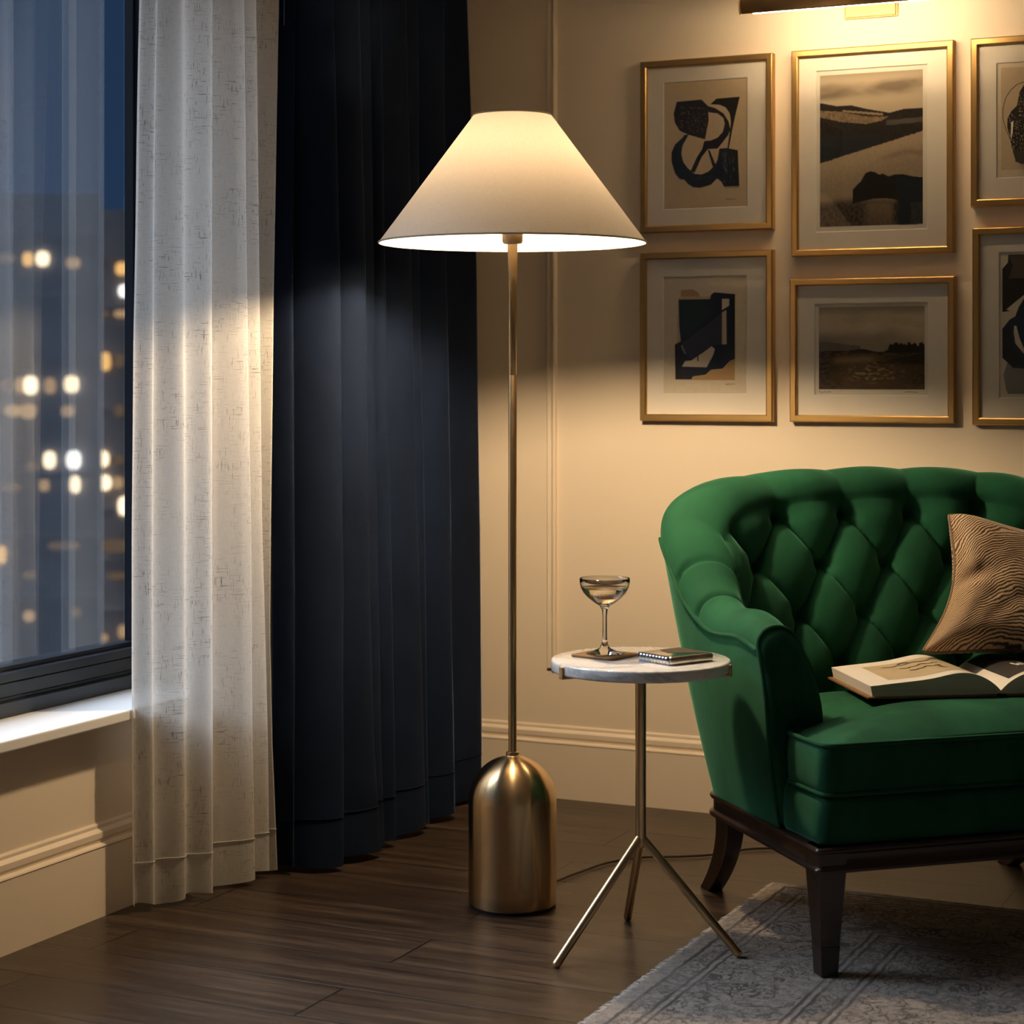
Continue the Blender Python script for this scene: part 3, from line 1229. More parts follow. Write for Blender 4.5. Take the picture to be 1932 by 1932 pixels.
def tee(front, ear_y, ear_x, in_x, rear, n=8, r=.022):
    raw = [(ear_x, front), (XW - ear_x, front), (XW - ear_x, ear_y), (XW - in_x, ear_y), (XW - in_x, rear), (in_x, rear), (in_x, ear_y), (ear_x, ear_y)]
    out = []
    N = len(raw)
    for i in range(N):
        p0, p1, p2 = Vector(raw[i - 1]), Vector(raw[i]), Vector(raw[(i + 1) % N])
        d0, d1 = (p0 - p1), (p2 - p1)
        rr = min(r, d0.length * .45, d1.length * .45)
        a, c = p1 + d0.normalized() * rr, p1 + d1.normalized() * rr
        for k in range(n + 1):
            t = k / n
            out.append((a * (1 - t) ** 2 + p1 * 2 * t * (1 - t) + c * t * t))
    # resample evenly
    out.append(out[0])
    res = []
    acc = [0]
    for i in range(1, len(out)):
        acc.append(acc[-1] + (out[i] - out[i - 1]).length)
    K = 220
    for k in range(K):
        s_ = acc[-1] * k / K
        j = 0
        while acc[j + 1] < s_:
            j += 1
        t = (s_ - acc[j]) / max(1e-9, acc[j + 1] - acc[j])
        res.append(out[j].lerp(out[j + 1], t))
    return res


def tee_solid(outl, cz, rings):
    m = MB()
    c = Vector((XM, .17))
    n = len(outl)
    for f, out_, z in rings:
        for p in outl:
            d = p - c
            w = c + d * f + d.normalized() * out_
            zz = z
            if f < 1 and z > cz:
                # crown, a little lower towards the sides
                zz = z - .010 * abs((w.x - XM) / .41) ** 3
            m.vert((w.x, w.y, zz))
    for j in range(len(rings) - 1):
        for i in range(n):
            i2 = (i + 1) % n
            m.face((j * n + i, j * n + i2, (j + 1) * n + i2, (j + 1) * n + i))
    m.face(list(range(n))[::-1])
    m.face([(len(rings) - 1) * n + i for i in range(n)])
    return m


oc = tee(-.022, .132, -.014, .070, .445)
rings = [(.5, 0, .326), (.96, 0, .323), (1, -.003, .324), (1, .001, .330), (1, .0035, .350), (1, .004, .372), (1, .003, .395), (1, -.001, .409), (1, -.004, .412)]
rings += [(f, 0, .412 + .040 * (1 - f ** 3.2) * (1 if f > .3 else 1)) for f in (.985, .96, .92, .87, .8, .7, .6, .5, .4, .3, .2, .1, .03)]
cush = tee_solid(oc, .40, rings).build('seat_cushion', M['green'], chair, sharp=0)
for z in (.4105, .3250):
    m = MB()
    m.tube([(p.x, p.y, z) for p in oc + [oc[0]]], .0040, 8, False)
    m.build('piping', M['greenp'], cush)
ob = tee(-.020, .140, -.016, .004, .470)
m = tee_solid(ob, 1, [(.4, 0, .2362), (1, -.004, .2362), (1, 0, .242), (1, .002, .275), (1, .001, .305), (1, -.005, .320), (.9, 0, .3205), (.3, 0, .3205)])
m.build('seat_base', M['green'], chair, sharp=0)


# wooden rail
def rail_outline():
    raw = [(-.025, -.026), (XW + .025, -.026), (XW + .010, .500), (-.010, .500)]
    rad = [.006, .006, .055, .055]
    out = []
    for i in range(4):
        p0, p1, p2 = Vector(raw[i - 1]), Vector(raw[i]), Vector(raw[(i + 1) % 4])
        a, c = p1 + (p0 - p1).normalized() * rad[i], p1 + (p2 - p1).normalized() * rad[i]
        for k in range(9):
            t = k / 8
            out.append(a * (1 - t) ** 2 + p1 * 2 * t * (1 - t) + c * t * t)
    return out


ro = rail_outline()
prof = [(-.03, .236), (.002, .236), (.0065, .2335), (.0075, .230), (.006, .2265), (.001, .2245), (0, .222), (.0005, .205), (.002, .2025), (.007, .2005), (.0085, .1965), (.007, .1925), (.001, .1905), (-.004, .190), (-.03, .190)]
m = MB()
N = len(ro)
pts = []
for i in range(N):
    tdir = (ro[(i + 1) % N] - ro[i - 1]).normalized()
    nrm = Vector((tdir.y, -tdir.x))
    for o_, z in prof:
        p = ro[i] + nrm * o_
        pts.append((p.x, p.y, z))
m.grid(pts, N, len(prof), True)
m.build('base_rail', M['wood'], chair, sharp=50)


def front_leg(x, y):
    m = MB()
    lv = [(.0160, .0098), (.0180, .056), (.0188, .0575), (.0188, .0605), (.0180, .062), (.0262, .190), (.0278, .236)]
    for h_, z in lv:
        for sx, sy in ((-1, -1), (1, -1), (1, 1), (-1, 1)):
            m.vert((x + sx * h_, y + sy * h_, z))
    for j in range(len(lv) - 1):
        for k in range(4):
            k2 = (k + 1) % 4
            m.face((j * 4 + k, j * 4 + k2, j * 4 + 4 + k2, j * 4 + 4 + k))
    m.face((3, 2, 1, 0))
    e = (len(lv) - 1) * 4
    m.face((e, e + 1, e + 2, e + 3))
    o = m.build('leg', M['wood'], chair, shade=False)
    bevel(o, .0018, 2, 20)
    return o


front_leg(0, 0)
front_leg(XW, 0)


def rear_leg(sx):
    m = MB()
    lv = []
    for k in range(13):
        t = k / 12
        z = .200 * (1 - t)
        off = .165 * (t ** 1.7)
        x = lerp(.028, .062, t)
        hw, hd = lerp(.020, .0165, t), lerp(.029, .021, t)
        lv.append((x if sx < 0 else XW - x, .475 + off, z, hw, hd))
    for x, y, z, hw, hd in lv:
        for a, b_ in ((-1, -1), (1, -1), (1, 1), (-1, 1)):
            m.vert((x + a * hw, y + b_ * hd, z))
    for j in range(len(lv) - 1):
        for k in range(4):
            k2 = (k + 1) % 4
            m.face((j * 4 + k, j * 4 + k2, j * 4 + 4 + k2, j * 4 + 4 + k))
    m.face((0, 1, 2, 3))
    e = (len(lv) - 1) * 4
    m.face((e + 3, e + 2, e + 1, e))
    o = m.build('leg', M['wood'], chair, sharp=50)
    bevel(o, .0025, 2, 50)


rear_leg(-1)
rear_leg(1)

CM = chair.matrix_basis.copy()
CXD = Vector((cos(CA), sin(CA), 0))
CYD = Vector((-sin(CA), cos(CA), 0))


def cw(x, y, z):
    """armchair coordinates to room coordinates"""
    return Vector((P0.x, P0.y, 0)) + CXD * x + CYD * y + UP * z


# ------------------------------------------------------------------ throw pillow
plo, phi = cw(.362, .332, .505), cw(.502, .468, .780)
up_ = (phi - plo)
side_ = (cw(1, 0, 0) - cw(0, 0, 0)) + UP * -.05 + CYD * -.17
up_n = up_.normalized()
side_n = (side_ - up_n * side_.dot(up_n) * .75).normalized()
nrm_ = side_n.cross(up_n).normalized()
PW, PH = .345, up_.length
pc = plo + up_ * .5 + side_n * PW * .5
pil = empty('throw_pillow', plo, 'gold and brown patterned throw pillow leaning in the green armchair', 'pillow')
m = MB()
NG = 72


def pil_pt(a, c, sgn):
    pinch_x = .13 * (1 - c * c) * (1 if a > 0 else 2.1)
    pinch_y = .08 * (1 - a * a)
    rc = 1 - .075 * (a * c) ** 6
    x = a * rc * (1 - pinch_x * abs(a)) * PW / 2
    y = c * rc * (1 - pinch_y * abs(c)) * PH / 2
    th = .062 * (max(0, (1 - a ** 6)) * max(0, (1 - c ** 6))) ** .55
    th *= 1 + .10 * noise.noise((a * 2, c * 2, sgn))
    # fold pulled in from the middle of the left edge
    g = exp(-((c + .02 - .16 * (a + 1)) / .11) ** 2) * exp(-((a + 1) / .42) ** 2)
    th *= 1 - .62 * g
    th += .004 * noise.noise((a * 5, c * 5, 3 + sgn)) * (1 - a * a) * (1 - c * c)
    return pc + side_n * x + up_n * y + nrm_ * (sgn * th) - plo + UP * (.082 * (a + 1) / 2 * (1 - c) / 2)


for sgn in (1, -1):
    pts, uvs = [], []
    for i in range(NG):
        a = sin((-1 + 2 * i / (NG - 1)) * pi / 2)
        for j in range(NG):
            c = sin((-1 + 2 * j / (NG - 1)) * pi / 2)
            pts.append(pil_pt(a, c, sgn))
            uvs.append(((a + 1) / 2 * PW, (c + 1) / 2 * PH))
    m.grid(pts, NG, NG, False, 0, [(u / .37, v / .37) for u, v in uvs])
bm_ = m
po = m.build('pillow_cover', M['pillow'], pil, sharp=0)
md = po.modifiers.new('Weld', 'WELD'); md.merge_threshold = .0002
m = MB()
edge_pts = []
for k in range(60):
    edge_pts.append(pil_pt(-1 + 2 * k / 60, -1, 0))
for k in range(60):
    edge_pts.append(pil_pt(1, -1 + 2 * k / 60, 0))
for k in range(60):
    edge_pts.append(pil_pt(1 - 2 * k / 60, 1, 0))
for k in range(61):
    edge_pts.append(pil_pt(-1, 1 - 2 * k / 60, 0))
m.tube(edge_pts, .0034, 8, False)
M['pilpipe'] = simple('brown_cord_piping', (.16, .095, .05), .7, var=.4, scale=400)
m.build('piping', M['pilpipe'], pil)

# ------------------------------------------------------------------ open book
BR = radians(-10)
bk = empty('open_book', cw(.448, .250, .4540), 'open hardback art book lying on the armchair seat', 'book', rotz=CA + BR)
M['paper'] = simple('book_paper', (.74, .69, .60), .7, var=.02)
M['edges'] = NT('page_edges')
t = M['edges']
co = t.coord()
ln = t.noise(t.mapping(co, (4, 4, 900)), 1, 2)
M['edges'] = t.done(t.pr(t.mix(ln, (.55, .49, .41), (.90, .83, .71)), .8))
M['cover'] = simple('brown_book_cloth', (.20, .105, .035), .5, var=.3, scale=60)
M['ink'] = simple('black_ink', (.022, .020, .019), .55)
M['photo'] = simple('sepia_photo', (.50, .395, .245), .55, var=.12, scale=40)
M['white'] = simple('white_ink', (.80, .77, .70), .6)
BWD, BHT = .252, .246


def page_z(x):
    """top of the pages at distance x from the gutter"""
    t = x / BWD
    return .008 + .031 * (1 - exp(-t * 9)) - .016 * t ** 1.6 + .010 * exp(-((t - .28) / .2) ** 2)


def half_book(sg):
    m = MB()
    n = 40
    top, bot = [], []
    for i in range(n + 1):
        x = BWD * (i / n) ** 1.4
        top.append((x, page_z(x)))
    # block: front, back, top, fore edge
    for yy in (-BHT / 2, BHT / 2):
        for x, z in top:
            m.vert((sg * x, yy, z))
        for x, z in top:
            m.vert((sg * x * .985, yy, .0035))
    w = n + 1
    for i in range(n):
        m.face((i, i + 1, w + i + 1, w + i), 1)
        m.face((2 * w + i, 3 * w + i, 3 * w + i + 1, 2 * w + i + 1), 1)
        m.face((i, 2 * w + i, 2 * w + i + 1, i + 1), 0)
        m.face((w + i, w + i + 1, 3 * w + i + 1, 3 * w + i), 1)
    m.face((n, 2 * w + n, 3 * w + n, w + n), 1)
    o = m.build('page_block', [M['paper'], M['edges']], bk, sharp=35)
    return o


hb1, hb2 = half_book(-1), half_book(1)


def on_page(sg, pts, lift, mat, name, parent, cell=.008):
    """thin printed patch laid on the curved page; pts = rectangle x0,x1,y0,y1"""
    x0, x1, y0, y1 = pts
    m = MB()
    nx, ny = 24, 6
    P = []
    for i in range(nx + 1):
        x = lerp(x0, x1, i / nx)
        for j in range(ny + 1):
            P.append((sg * x, lerp(y0, y1, j / ny), page_z(x) + lift))
    m.grid(P, nx + 1, ny + 1)
    return m.build(name, mat, parent, sharp=0)


on_page(-1, (.050, .205, -.085, .080), .0004, M['photo'], 'picture', hb1)
on_page(1, (.022, .235, -.105, .115), .0004, M['ink'], 'picture', hb2)
m = MB()


def stroke(m, sg, pts, w, lift=.0008):
    for (x0, y0), (x1, y1) in zip(pts[:-1], pts[1:]):
        d = Vector((x1 - x0, y1 - y0))
        if d.length < 1e-6:
            continue
        nn = Vector((-d.y, d.x)).normalized() * w
        q_ = [(x0 - nn.x, y0 - nn.y), (x1 - nn.x, y1 - nn.y), (x1 + nn.x, y1 + nn.y), (x0 + nn.x, y0 + nn.y)]
        idx = [m.vert((sg * x, y, page_z(max(0.001, x)) + lift)) for x, y in q_]
        m.face(idx)


for y, xa, xb in ((.045, .070, .175), (.012, .075, .150), (-.018, .080, .140)):
    pts = [(lerp(xa, xb, k / 10), y + .004 * sin(k * 2.1) + (.008 if k in (4, 5) else 0)) for k in range(11)]
    stroke(m, -1, pts, .0024)
stroke(m, -1, [(.085, -.018), (.085, -.045), (.078, -.052)], .0025)
stroke(m, -1, [(.118, .060), (.130, .066), (.140, .058)], .004)
m.build('drawing', M['ink'], hb1, shade=False)
m = MB()
xx = .062
for k in range(9):
    hgt = .018 + .014 * random.random()
    y0 = -.040 + .003 * sin(k)
    stroke(m, 1, [(xx, y0 + hgt), (xx + .004, y0 - .004), (xx + .010, y0 + hgt * .6), (xx + .013, y0 - .002)], .0022)
    stroke(m, 1, [(xx - .003, y0 + hgt * .5), (xx + .012, y0 + hgt * .45)], .0011)
    xx += .0175
stroke(m, 1, [(.055, -.060), (.10, -.068), (.15, -.062), (.205, -.070)], .0012)
m.build('lettering', M['white'], hb2, shade=False)
m = MB()
for sg in (-1, 1):
    m.box((min(sg * .010, sg * (BWD + .006)), -BHT / 2 - .005, 0), (max(sg * .010, sg * (BWD + .006)), BHT / 2 + .005, .0032))
pts = [(x, y, .0016 + .004 * (1 - (x / .012) ** 2)) for x in (-.012, -.006, 0, .006, .012) for y in (-BHT / 2 - .005, BHT / 2 + .005)]
m.grid(pts, 5, 2)
cv = m.build('cover', M['cover'], bk, shade=False)

# ------------------------------------------------------------------ gallery wall
YFR = YB - .024                                    # front of the frames


def wall_rect(pxs):
    """four image corners (TL, TR, BR, BL) -> x0, x1, z0, z1 on the frame plane"""
    c = [at_y(u, v, YFR) for u, v in pxs]
    return ((c[0].x + c[3].x) / 2, (c[1].x + c[2].x) / 2, (c[2].z + c[3].z) / 2, (c[0].z + c[1].z) / 2)


def rect_sweep(m, x0, x1, z0, z1, prof, y_front):
    """mitred moulding; prof = (inset from the outer edge, depth behind the front plane)"""
    n = len(prof)
    base = len(m.v)
    for sx, sz in ((0, 0), (1, 0), (1, 1), (0, 1)):
        for a, d in prof:
            m.vert(((x0 + a) if sx == 0 else (x1 - a), y_front + d, (z0 + a) if sz == 0 else (z1 - a)))
    for k in range(4):
        k2 = (k + 1) % 4
        for j in range(n - 1):
            m.face((base + k * n + j, base + k2 * n + j, base + k2 * n + j + 1, base + k * n + j + 1))


def rgb(name, c, rough=.75):
    return simple(name, c, rough, var=.10, scale=90)


INK = rgb('print_black', (.016, .013, .011))
INKB = rgb('print_blue_black', (.012, .018, .026))
NAVY = rgb('print_navy', (.012, .030, .065))
TANP = rgb('print_tan_paper', (.60, .475, .32))
CREAM = rgb('print_cream', (.73, .64, .50))
ORNG = rgb('print_ochre', (.52, .33, .15))
DGRN = rgb('print_dark_green', (.012, .028, .020))
SLATE = rgb('print_slate', (.035, .042, .052))
WASH = rgb('print_grey_wash', (.26, .255, .25))
BRWN = rgb('print_brown', (.085, .065, .05))


def framed(pxs, mat_px, label, art, border=.0165, print_px=None):
    x0, x1, z0, z1 = wall_rect(pxs)
    cx, cz = (x0 + x1) / 2, (z0 + z1) / 2
    root = empty('framed_picture', (cx, YB, cz), label, 'framed picture', 'gold-framed pictures on the back wall')
    off = Vector((cx, YB, cz))
    X0, X1, Z0, Z1 = x0 - cx, x1 - cx, z0 - cz, z1 - cz
    yf = -.024
    w = border
    m = MB()
    rect_sweep(m, X0, X1, Z0, Z1, [(.0, .0235), (.0, .0025), (.0012, .0008), (.0025, 0), (w - .003, 0.0), (w - .001, .0012), (w, .003), (w, .013), (w + .002, .013)], yf)
    m.build('frame', M['gold'], root, sharp=30)
    # mat board with a bevelled window
    a = at_y(mat_px[0], mat_px[1], YFR + .010)
    b2 = at_y(mat_px[2], mat_px[3], YFR + .010)
    mx0, mx1, mz1, mz0 = a.x - cx, b2.x - cx, a.z - cz, b2.z - cz
    ym = yf + .010
    m = MB()
    o = [(X0 + w - .001, Z0 + w - .001), (X1 - w + .001, Z0 + w - .001), (X1 - w + .001, Z1 - w + .001), (X0 + w - .001, Z1 - w + .001)]
    i_ = [(mx0, mz0), (mx1, mz0), (mx1, mz1), (mx0, mz1)]
    bv = .0016
    i2 = [(mx0 + bv, mz0 + bv), (mx1 - bv, mz0 + bv), (mx1 - bv, mz1 - bv), (mx0 + bv, mz1 - bv)]
    for ring, y in ((o, ym), (i_, ym), (i2, ym + .0018)):
        for x, z in ring:
            m.vert((x, y, z))
    for j in range(2):
        for k in range(4):
            k2 = (k + 1) % 4
            m.face((j * 4 + k, j * 4 + k2, j * 4 + 4 + k2, j * 4 + 4 + k), j)
    m.build('mat_board', [M['mat'], M['matcut']], root, shade=False)
    # print
    art(root, off, (mx0, mx1, mz0, mz1), ym + .0019)
    m = MB()
    m.box((X0 + w - .001, yf + .0045, Z0 + w - .001), (X1 - w + .001, yf + .0065, Z1 - w + .001))
    m.build('glazing', M['picglass'], root, shade=False)
    return root


def squiggle(m, x, z, w, y, mi, h=.004):
    pts = []
    n = 16
    for k in range(n + 1):
        pts.append(Vector((x + w * k / n, y, z + h * (random.random() - .4) * (1 if k % 2 else .4))))
    for p0, p1 in zip(pts[:-1], pts[1:]):
        d = p1 - p0
        nn = Vector((-d.z, 0, d.x)).normalized() * .00045
        m.face([m.vert(p0 - nn), m.vert(p1 - nn), m.vert(p1 + nn), m.vert(p0 + nn)], mi)


def abstract(paper, shapes, conv, mats, extra=None, inset=0):
    def art(root, off, r, y):
        m = MB()
        x0, x1, z0, z1 = r
        y += .0008
        m.poly([(x0 - .002, y, z0 - .002), (x1 + .002, y, z0 - .002), (x1 + .002, y, z1 + .002), (x0 - .002, y, z1 + .002)], 0)
        lift = 0
        allm = [paper]
        for px, mt in shapes:
            if mt not in allm:
                allm.append(mt)
            lift += .00006
            pts = []
            for q_ in px:
                u, v = conv(*q_)
                p = at_y(u, v, YFR + .012) - off
                pts.append((p.x, y - .0001 - lift, p.z))
            m.poly(pts, allm.index(mt))
        if extra:
            extra(m, off, r, y - .0008, allm)
        m.build('print', allm, root, shade=False)
    return art


def cv4(x, y): return 1180 + x / 4.6, 40 + y / 4.6
def cv6(x, y): return 1180 + x / 4.83, 440 + y / 4.83
def cv7(x, y): return 1820 + x / 5.68, 60 + y / 5.68
def cv8(x, y): return 1820 + x / 4.714, 410 + y / 4.714


def specks(conv, box, n, mt, rot=.3, s=(4, 7)):
    out = []
    for _ in range(n):
        x, y = random.uniform(box[0], box[1]), random.uniform(box[2], box[3])
        l, a = random.uniform(*s), rot + random.uniform(-.5, .5)
        dx, dy = l * cos(a), l * sin(a)
        out.append(([(x - dx, y - dy), (x + dy * .35, y - dx * .35), (x + dx, y + dy), (x - dy * .35, y + dx * .35)], mt))
    return out


S1 = [
    ([(445, 700), (660, 680), (715, 735), (722, 860), (690, 1025), (545, 985), (470, 950), (428, 880), (418, 800)], INK),
    ([(735, 722), (790, 672), (992, 655), (950, 830), (925, 950), (897, 1105), (885, 1105), (905, 960), (915, 880), (905, 800), (870, 748), (815, 724), (760, 722)], INK),
    ([(712, 735), (780, 755), (850, 800), (895, 870), (910, 940), (890, 990), (800, 1105), (715, 1110), (660, 1180), (600, 1315), (565, 1300), (620, 1180),
      (665, 1110), (685, 1040), (740, 1035), (800, 1010), (845, 960), (862, 890), (850, 840), (800, 800), (720, 790)], INK),
    ([(515, 985), (548, 985), (495, 1080), (485, 1150), (500, 1220), (540, 1275), (600, 1325), (660, 1330), (720, 1305), (775, 1250), (800, 1200), (815, 1105),
      (880, 1100), (975, 1120), (988, 1430), (855, 1435), (830, 1390), (795, 1365), (740, 1420), (650, 1445), (590, 1440), (545, 1415), (510, 1375), (470, 1370),
      (430, 1320), (400, 1220), (400, 1140), (430, 1070), (490, 1015)], INKB),
    ([(715, 1118), (730, 1118), (780, 1240), (765, 1275), (752, 1250)], INK)]
S1 += specks(cv4, (480, 700, 745, 760), 14, ORNG, 0) + specks(cv4, (470, 560, 770, 930), 40, ORNG, .8, (3, 6)) + specks(cv4, (560, 710, 800, 970), 60, ORNG, .8, (3, 6))
S1 += specks(cv4, (850, 960, 1130, 1400), 30, SLATE, 1.5, (8, 26)) + specks(cv4, (620, 780, 1340, 1400), 24, SLATE, .8, (6, 14))
S3 = [
    ([(345, 400), (1105, 390), (1105, 1460), (345, 1465)], CREAM),
    ([(480, 590), (998, 560), (998, 1340), (455, 1340)], TANP),
    ([(505, 520), (610, 510), (660, 540), (685, 580), (505, 580)], ORNG),
    ([(600, 1335), (615, 1310), (735, 1295), (780, 1250), (890, 1240), (950, 1170), (995, 1150), (995, 1340)], ORNG),
    ([(485, 605), (770, 600), (780, 560), (810, 538), (998, 555), (998, 1145), (950, 1165), (885, 1235), (780, 1245), (730, 1290), (615, 1305), (600, 1332),
      (455, 1332), (450, 1015), (505, 985), (490, 850)], INKB),
    ([(487, 607), (690, 602), (790, 740), (520, 960), (495, 850)], DGRN),
    ([(520, 1000), (800, 780), (875, 730), (875, 1010), (790, 1030), (600, 1150), (530, 1090)], SLATE),
    ([(455, 1020), (515, 1000), (520, 1320), (460, 1328)], INK),
    ([(510, 975), (650, 880), (770, 790), (900, 690), (880, 722), (770, 815), (600, 930), (515, 990)], INK),
    ([(880, 598), (945, 598), (945, 660), (880, 700)], CREAM),
    ([(880, 722), (920, 700), (922, 1012), (880, 1012)], TANP),
    ([(505, 1030), (515, 1015), (552, 1100), (535, 1095)], WASH),
    ([(515, 1215), (545, 1165), (600, 1160), (720, 1080), (785, 1030), (815, 1055), (800, 1110), (740, 1222)], CREAM),
    ([(655, 1120), (665, 1120), (668, 1165), (655, 1165)], INK)]
S5 = [
    ([(390, 385), (900, 365), (900, 1470), (390, 1482)], TANP),
    ([(640, 530), (560, 560), (490, 620), (435, 710), (405, 830), (405, 930), (440, 1050), (480, 1150), (486, 1148), (448, 1050), (413, 930), (413, 832), (442, 714), (496, 628), (565, 567), (640, 540)], BRWN),
    ([(640, 560), (590, 640), (560, 790), (500, 850), (458, 930), (456, 1020), (485, 1150), (515, 1280), (545, 1380), (600, 1415), (720, 1420), (790, 1300), (830, 1000), (790, 750), (720, 600)], INK)]
S5 += specks(cv7, (480, 760, 880, 1290), 240, TANP, .9, (5, 10)) + specks(cv7, (585, 740, 640, 870), 60, TANP, .9, (5, 9))
S5 += [([(515, 980), (540, 960), (530, 1090), (515, 1180)], CREAM), ([(500, 1240), (560, 1280), (560, 1400), (640, 1420), (700, 1400), (700, 1310), (560, 1270)], INK)]
S6 = [
    ([(335, 460), (385, 400), (388, 335), (530, 330), (700, 360), (720, 500), (600, 640), (528, 690), (440, 760), (370, 820), (405, 832), (335, 842)], INK),
    ([(390, 345), (530, 335), (690, 365), (700, 500), (528, 540), (390, 545), (430, 430)], BRWN),
    ([(380, 1290), (345, 1400), (365, 1520), (385, 1570), (530, 1570), (740, 1560), (740, 1250), (528, 1340)], WASH),
    ([(335, 990), (400, 910), (450, 880), (480, 800), (528, 720), (700, 690), (780, 1000), (700, 1250), (528, 1345), (430, 1340), (380, 1290), (335, 1250)], NAVY),
    ([(335, 1000), (400, 960), (420, 1100), (520, 1290), (430, 1330), (380, 1290), (335, 1250)], INKB),
    ([(440, 965), (460, 965), (490, 1080), (528, 1170), (560, 1215), (528, 1215), (450, 1120), (437, 1020)], CREAM)]


def sig_extra(items):
    def ex(m, off, r, y, allm):
        if BRWN not in allm:
            allm.append(BRWN)
        for u, v, wpx in items:
            p = at_y(u, v, YFR + .012) - off
            squiggle(m, p.x, p.z, wpx * .00128, y - .0003, allm.index(BRWN))
    return ex


def fbm(x, y, o=4, seed=0):
    return noise.fractal((x, y, seed), 1.0, 2.0, o)


def painted(colfn, nx, ny, margin_px, sigs=()):
    """landscape print: picture grid with a paper margin, colours stored per point"""
    def art(root, off, r, y):
        x0, x1, z0, z1 = r
        y += .0008
        a = at_y(margin_px[0], margin_px[1], YFR + .012) - off
        c = at_y(margin_px[2], margin_px[3], YFR + .012) - off
        m = MB()
        m.poly([(x0 - .002, y, z0 - .002), (x1 + .002, y, z0 - .002), (x1 + .002, y, z1 + .002), (x0 - .002, y, z1 + .002)], 0)
        for u, v, wpx in sigs:
            p = at_y(u, v, YFR + .012) - off
            squiggle(m, p.x, p.z, wpx * .00128, y - .0003, 2)
        base = m.grid([(lerp(a.x, c.x, i / nx), y - .0003, lerp(a.z, c.z, j / ny)) for i in range(nx + 1) for j in range(ny + 1)], nx + 1, ny + 1, False, 1)
        o = m.build('print', [M['paper2'], M['painted'], BRWN], root, shade=False, fixn=False)
        at = o.data.color_attributes.new('ink', 'FLOAT_COLOR', 'POINT')
        for i in range(nx + 1):
            for j in range(ny + 1):
                at.data[base + i * (ny + 1) + j].color = (*colfn(i / nx, j / ny), 1)
    return art


M['paper2'] = simple('print_paper', (.76, .70, .60), .8, var=.02)
t = NT('printed_ink')
at_ = t.n('ShaderNodeVertexColor', layer_name='ink')
M['painted'] = t.done(t.pr(at_.outputs[0], .75, 0, Specular_IOR_Level=.2))


def mixc(a, c, t):
    t = max(0., min(1., t))
    return tuple(lerp(p, q_, t) for p, q_ in zip(a, c))


def dunes(X, Y):
    sky = (.56, .465, .335)
    c = sky
    cl = smooth(Y, .02, .10) * (1 - smooth(Y, .13, .19)) * (1 - X * .55) + .9 * exp(-((Y - .10 + .07 * (X - .6)) / .035) ** 2) * smooth(X, .3, .6)
    c = mixc(c, (.20, .155, .11), cl * (.75 + .5 * fbm(X * 3, Y * 9, 3)))
    c = mixc(c, (.24, .195, .145), .6 * (1 - smooth(Y, 0, .07)))
    n = fbm(X * 40, Y * 40, 3, 2)
    ridge = interp([0, .15, .3, .45, .68, .82, 1], [.18, .205, .205, .235, .270, .250, .250], X)
    diag = .580 - .18 * X + .004 * n
    if Y > ridge:
        c = mixc((.018, .014, .012), (.032, .026, .022), .5 + n)
        # pale slope on the left
        up = interp([0, .2, .45, .66], [.232, .245, .285, .295], X)
        lo = interp([0, .2, .45, .6, .66], [.275, .312, .335, .320, .300], X)
        if X < .67 and up < Y < lo:
            c = mixc((.33, .24, .145), (.17, .12, .075), .5 + .9 * n)
        if X < .62 and .215 + .09 * X < Y < .226 + .098 * X and X > .22:
            c = (.34, .25, .16)
        if .65 < X and abs(Y - .335 + .03 * (X - .65)) < .016:
            c = mixc(c, (.11, .10, .09), .8)
        if .40 < Y < .56 and X < .6:
            c = mixc(c, (.020, .026, .030), .7)
    if Y > diag:
        d = Y - diag
        c = mixc((.40, .315, .215), (.30, .235, .165), smooth(d, .02, .22) + .6 * n)
        c = mixc(c, (.15, .115, .085), .5 * exp(-((Y - .55 + .02 * sin(X * 9)) / .02) ** 2) * smooth(X, .5, .75))
    rk = interp([.30, .33, .40, .45, .50, .55, .575, .62, .67, .74, .80, .9, 1.0], [.80, .755, .71, .655, .645, .655, .672, .664, .685, .672, .672, .69, .70], X)
    lowdark = smooth(Y, .80 + .02 * fbm(X * 5, 0), .87)
    if Y > diag:
        c = mixc(c, mixc((.030, .022, .017), (.10, .075, .052), .5 + 1.2 * n), lowdark)
        warm = smooth(X, .40, .5) * (1 - smooth(X, .68, .74)) * smooth(Y, .83, .88)
        c = mixc(c, (.21, .155, .10), warm * .75 * (1 - .5 * (Y - .88) / .12))
    if X > .32 and Y > rk and Y < .845 + .02 * sin(X * 8):
        c = (.012, .010, .010)
    if X > .73 and Y > rk + .02:
        c = mixc(c, (.012, .018, .027), smooth(X, .73, .78))
        if X > .88 and Y > .86:
            c = mixc(c, (.07, .065, .06), .5 + .5 * n)
    return c


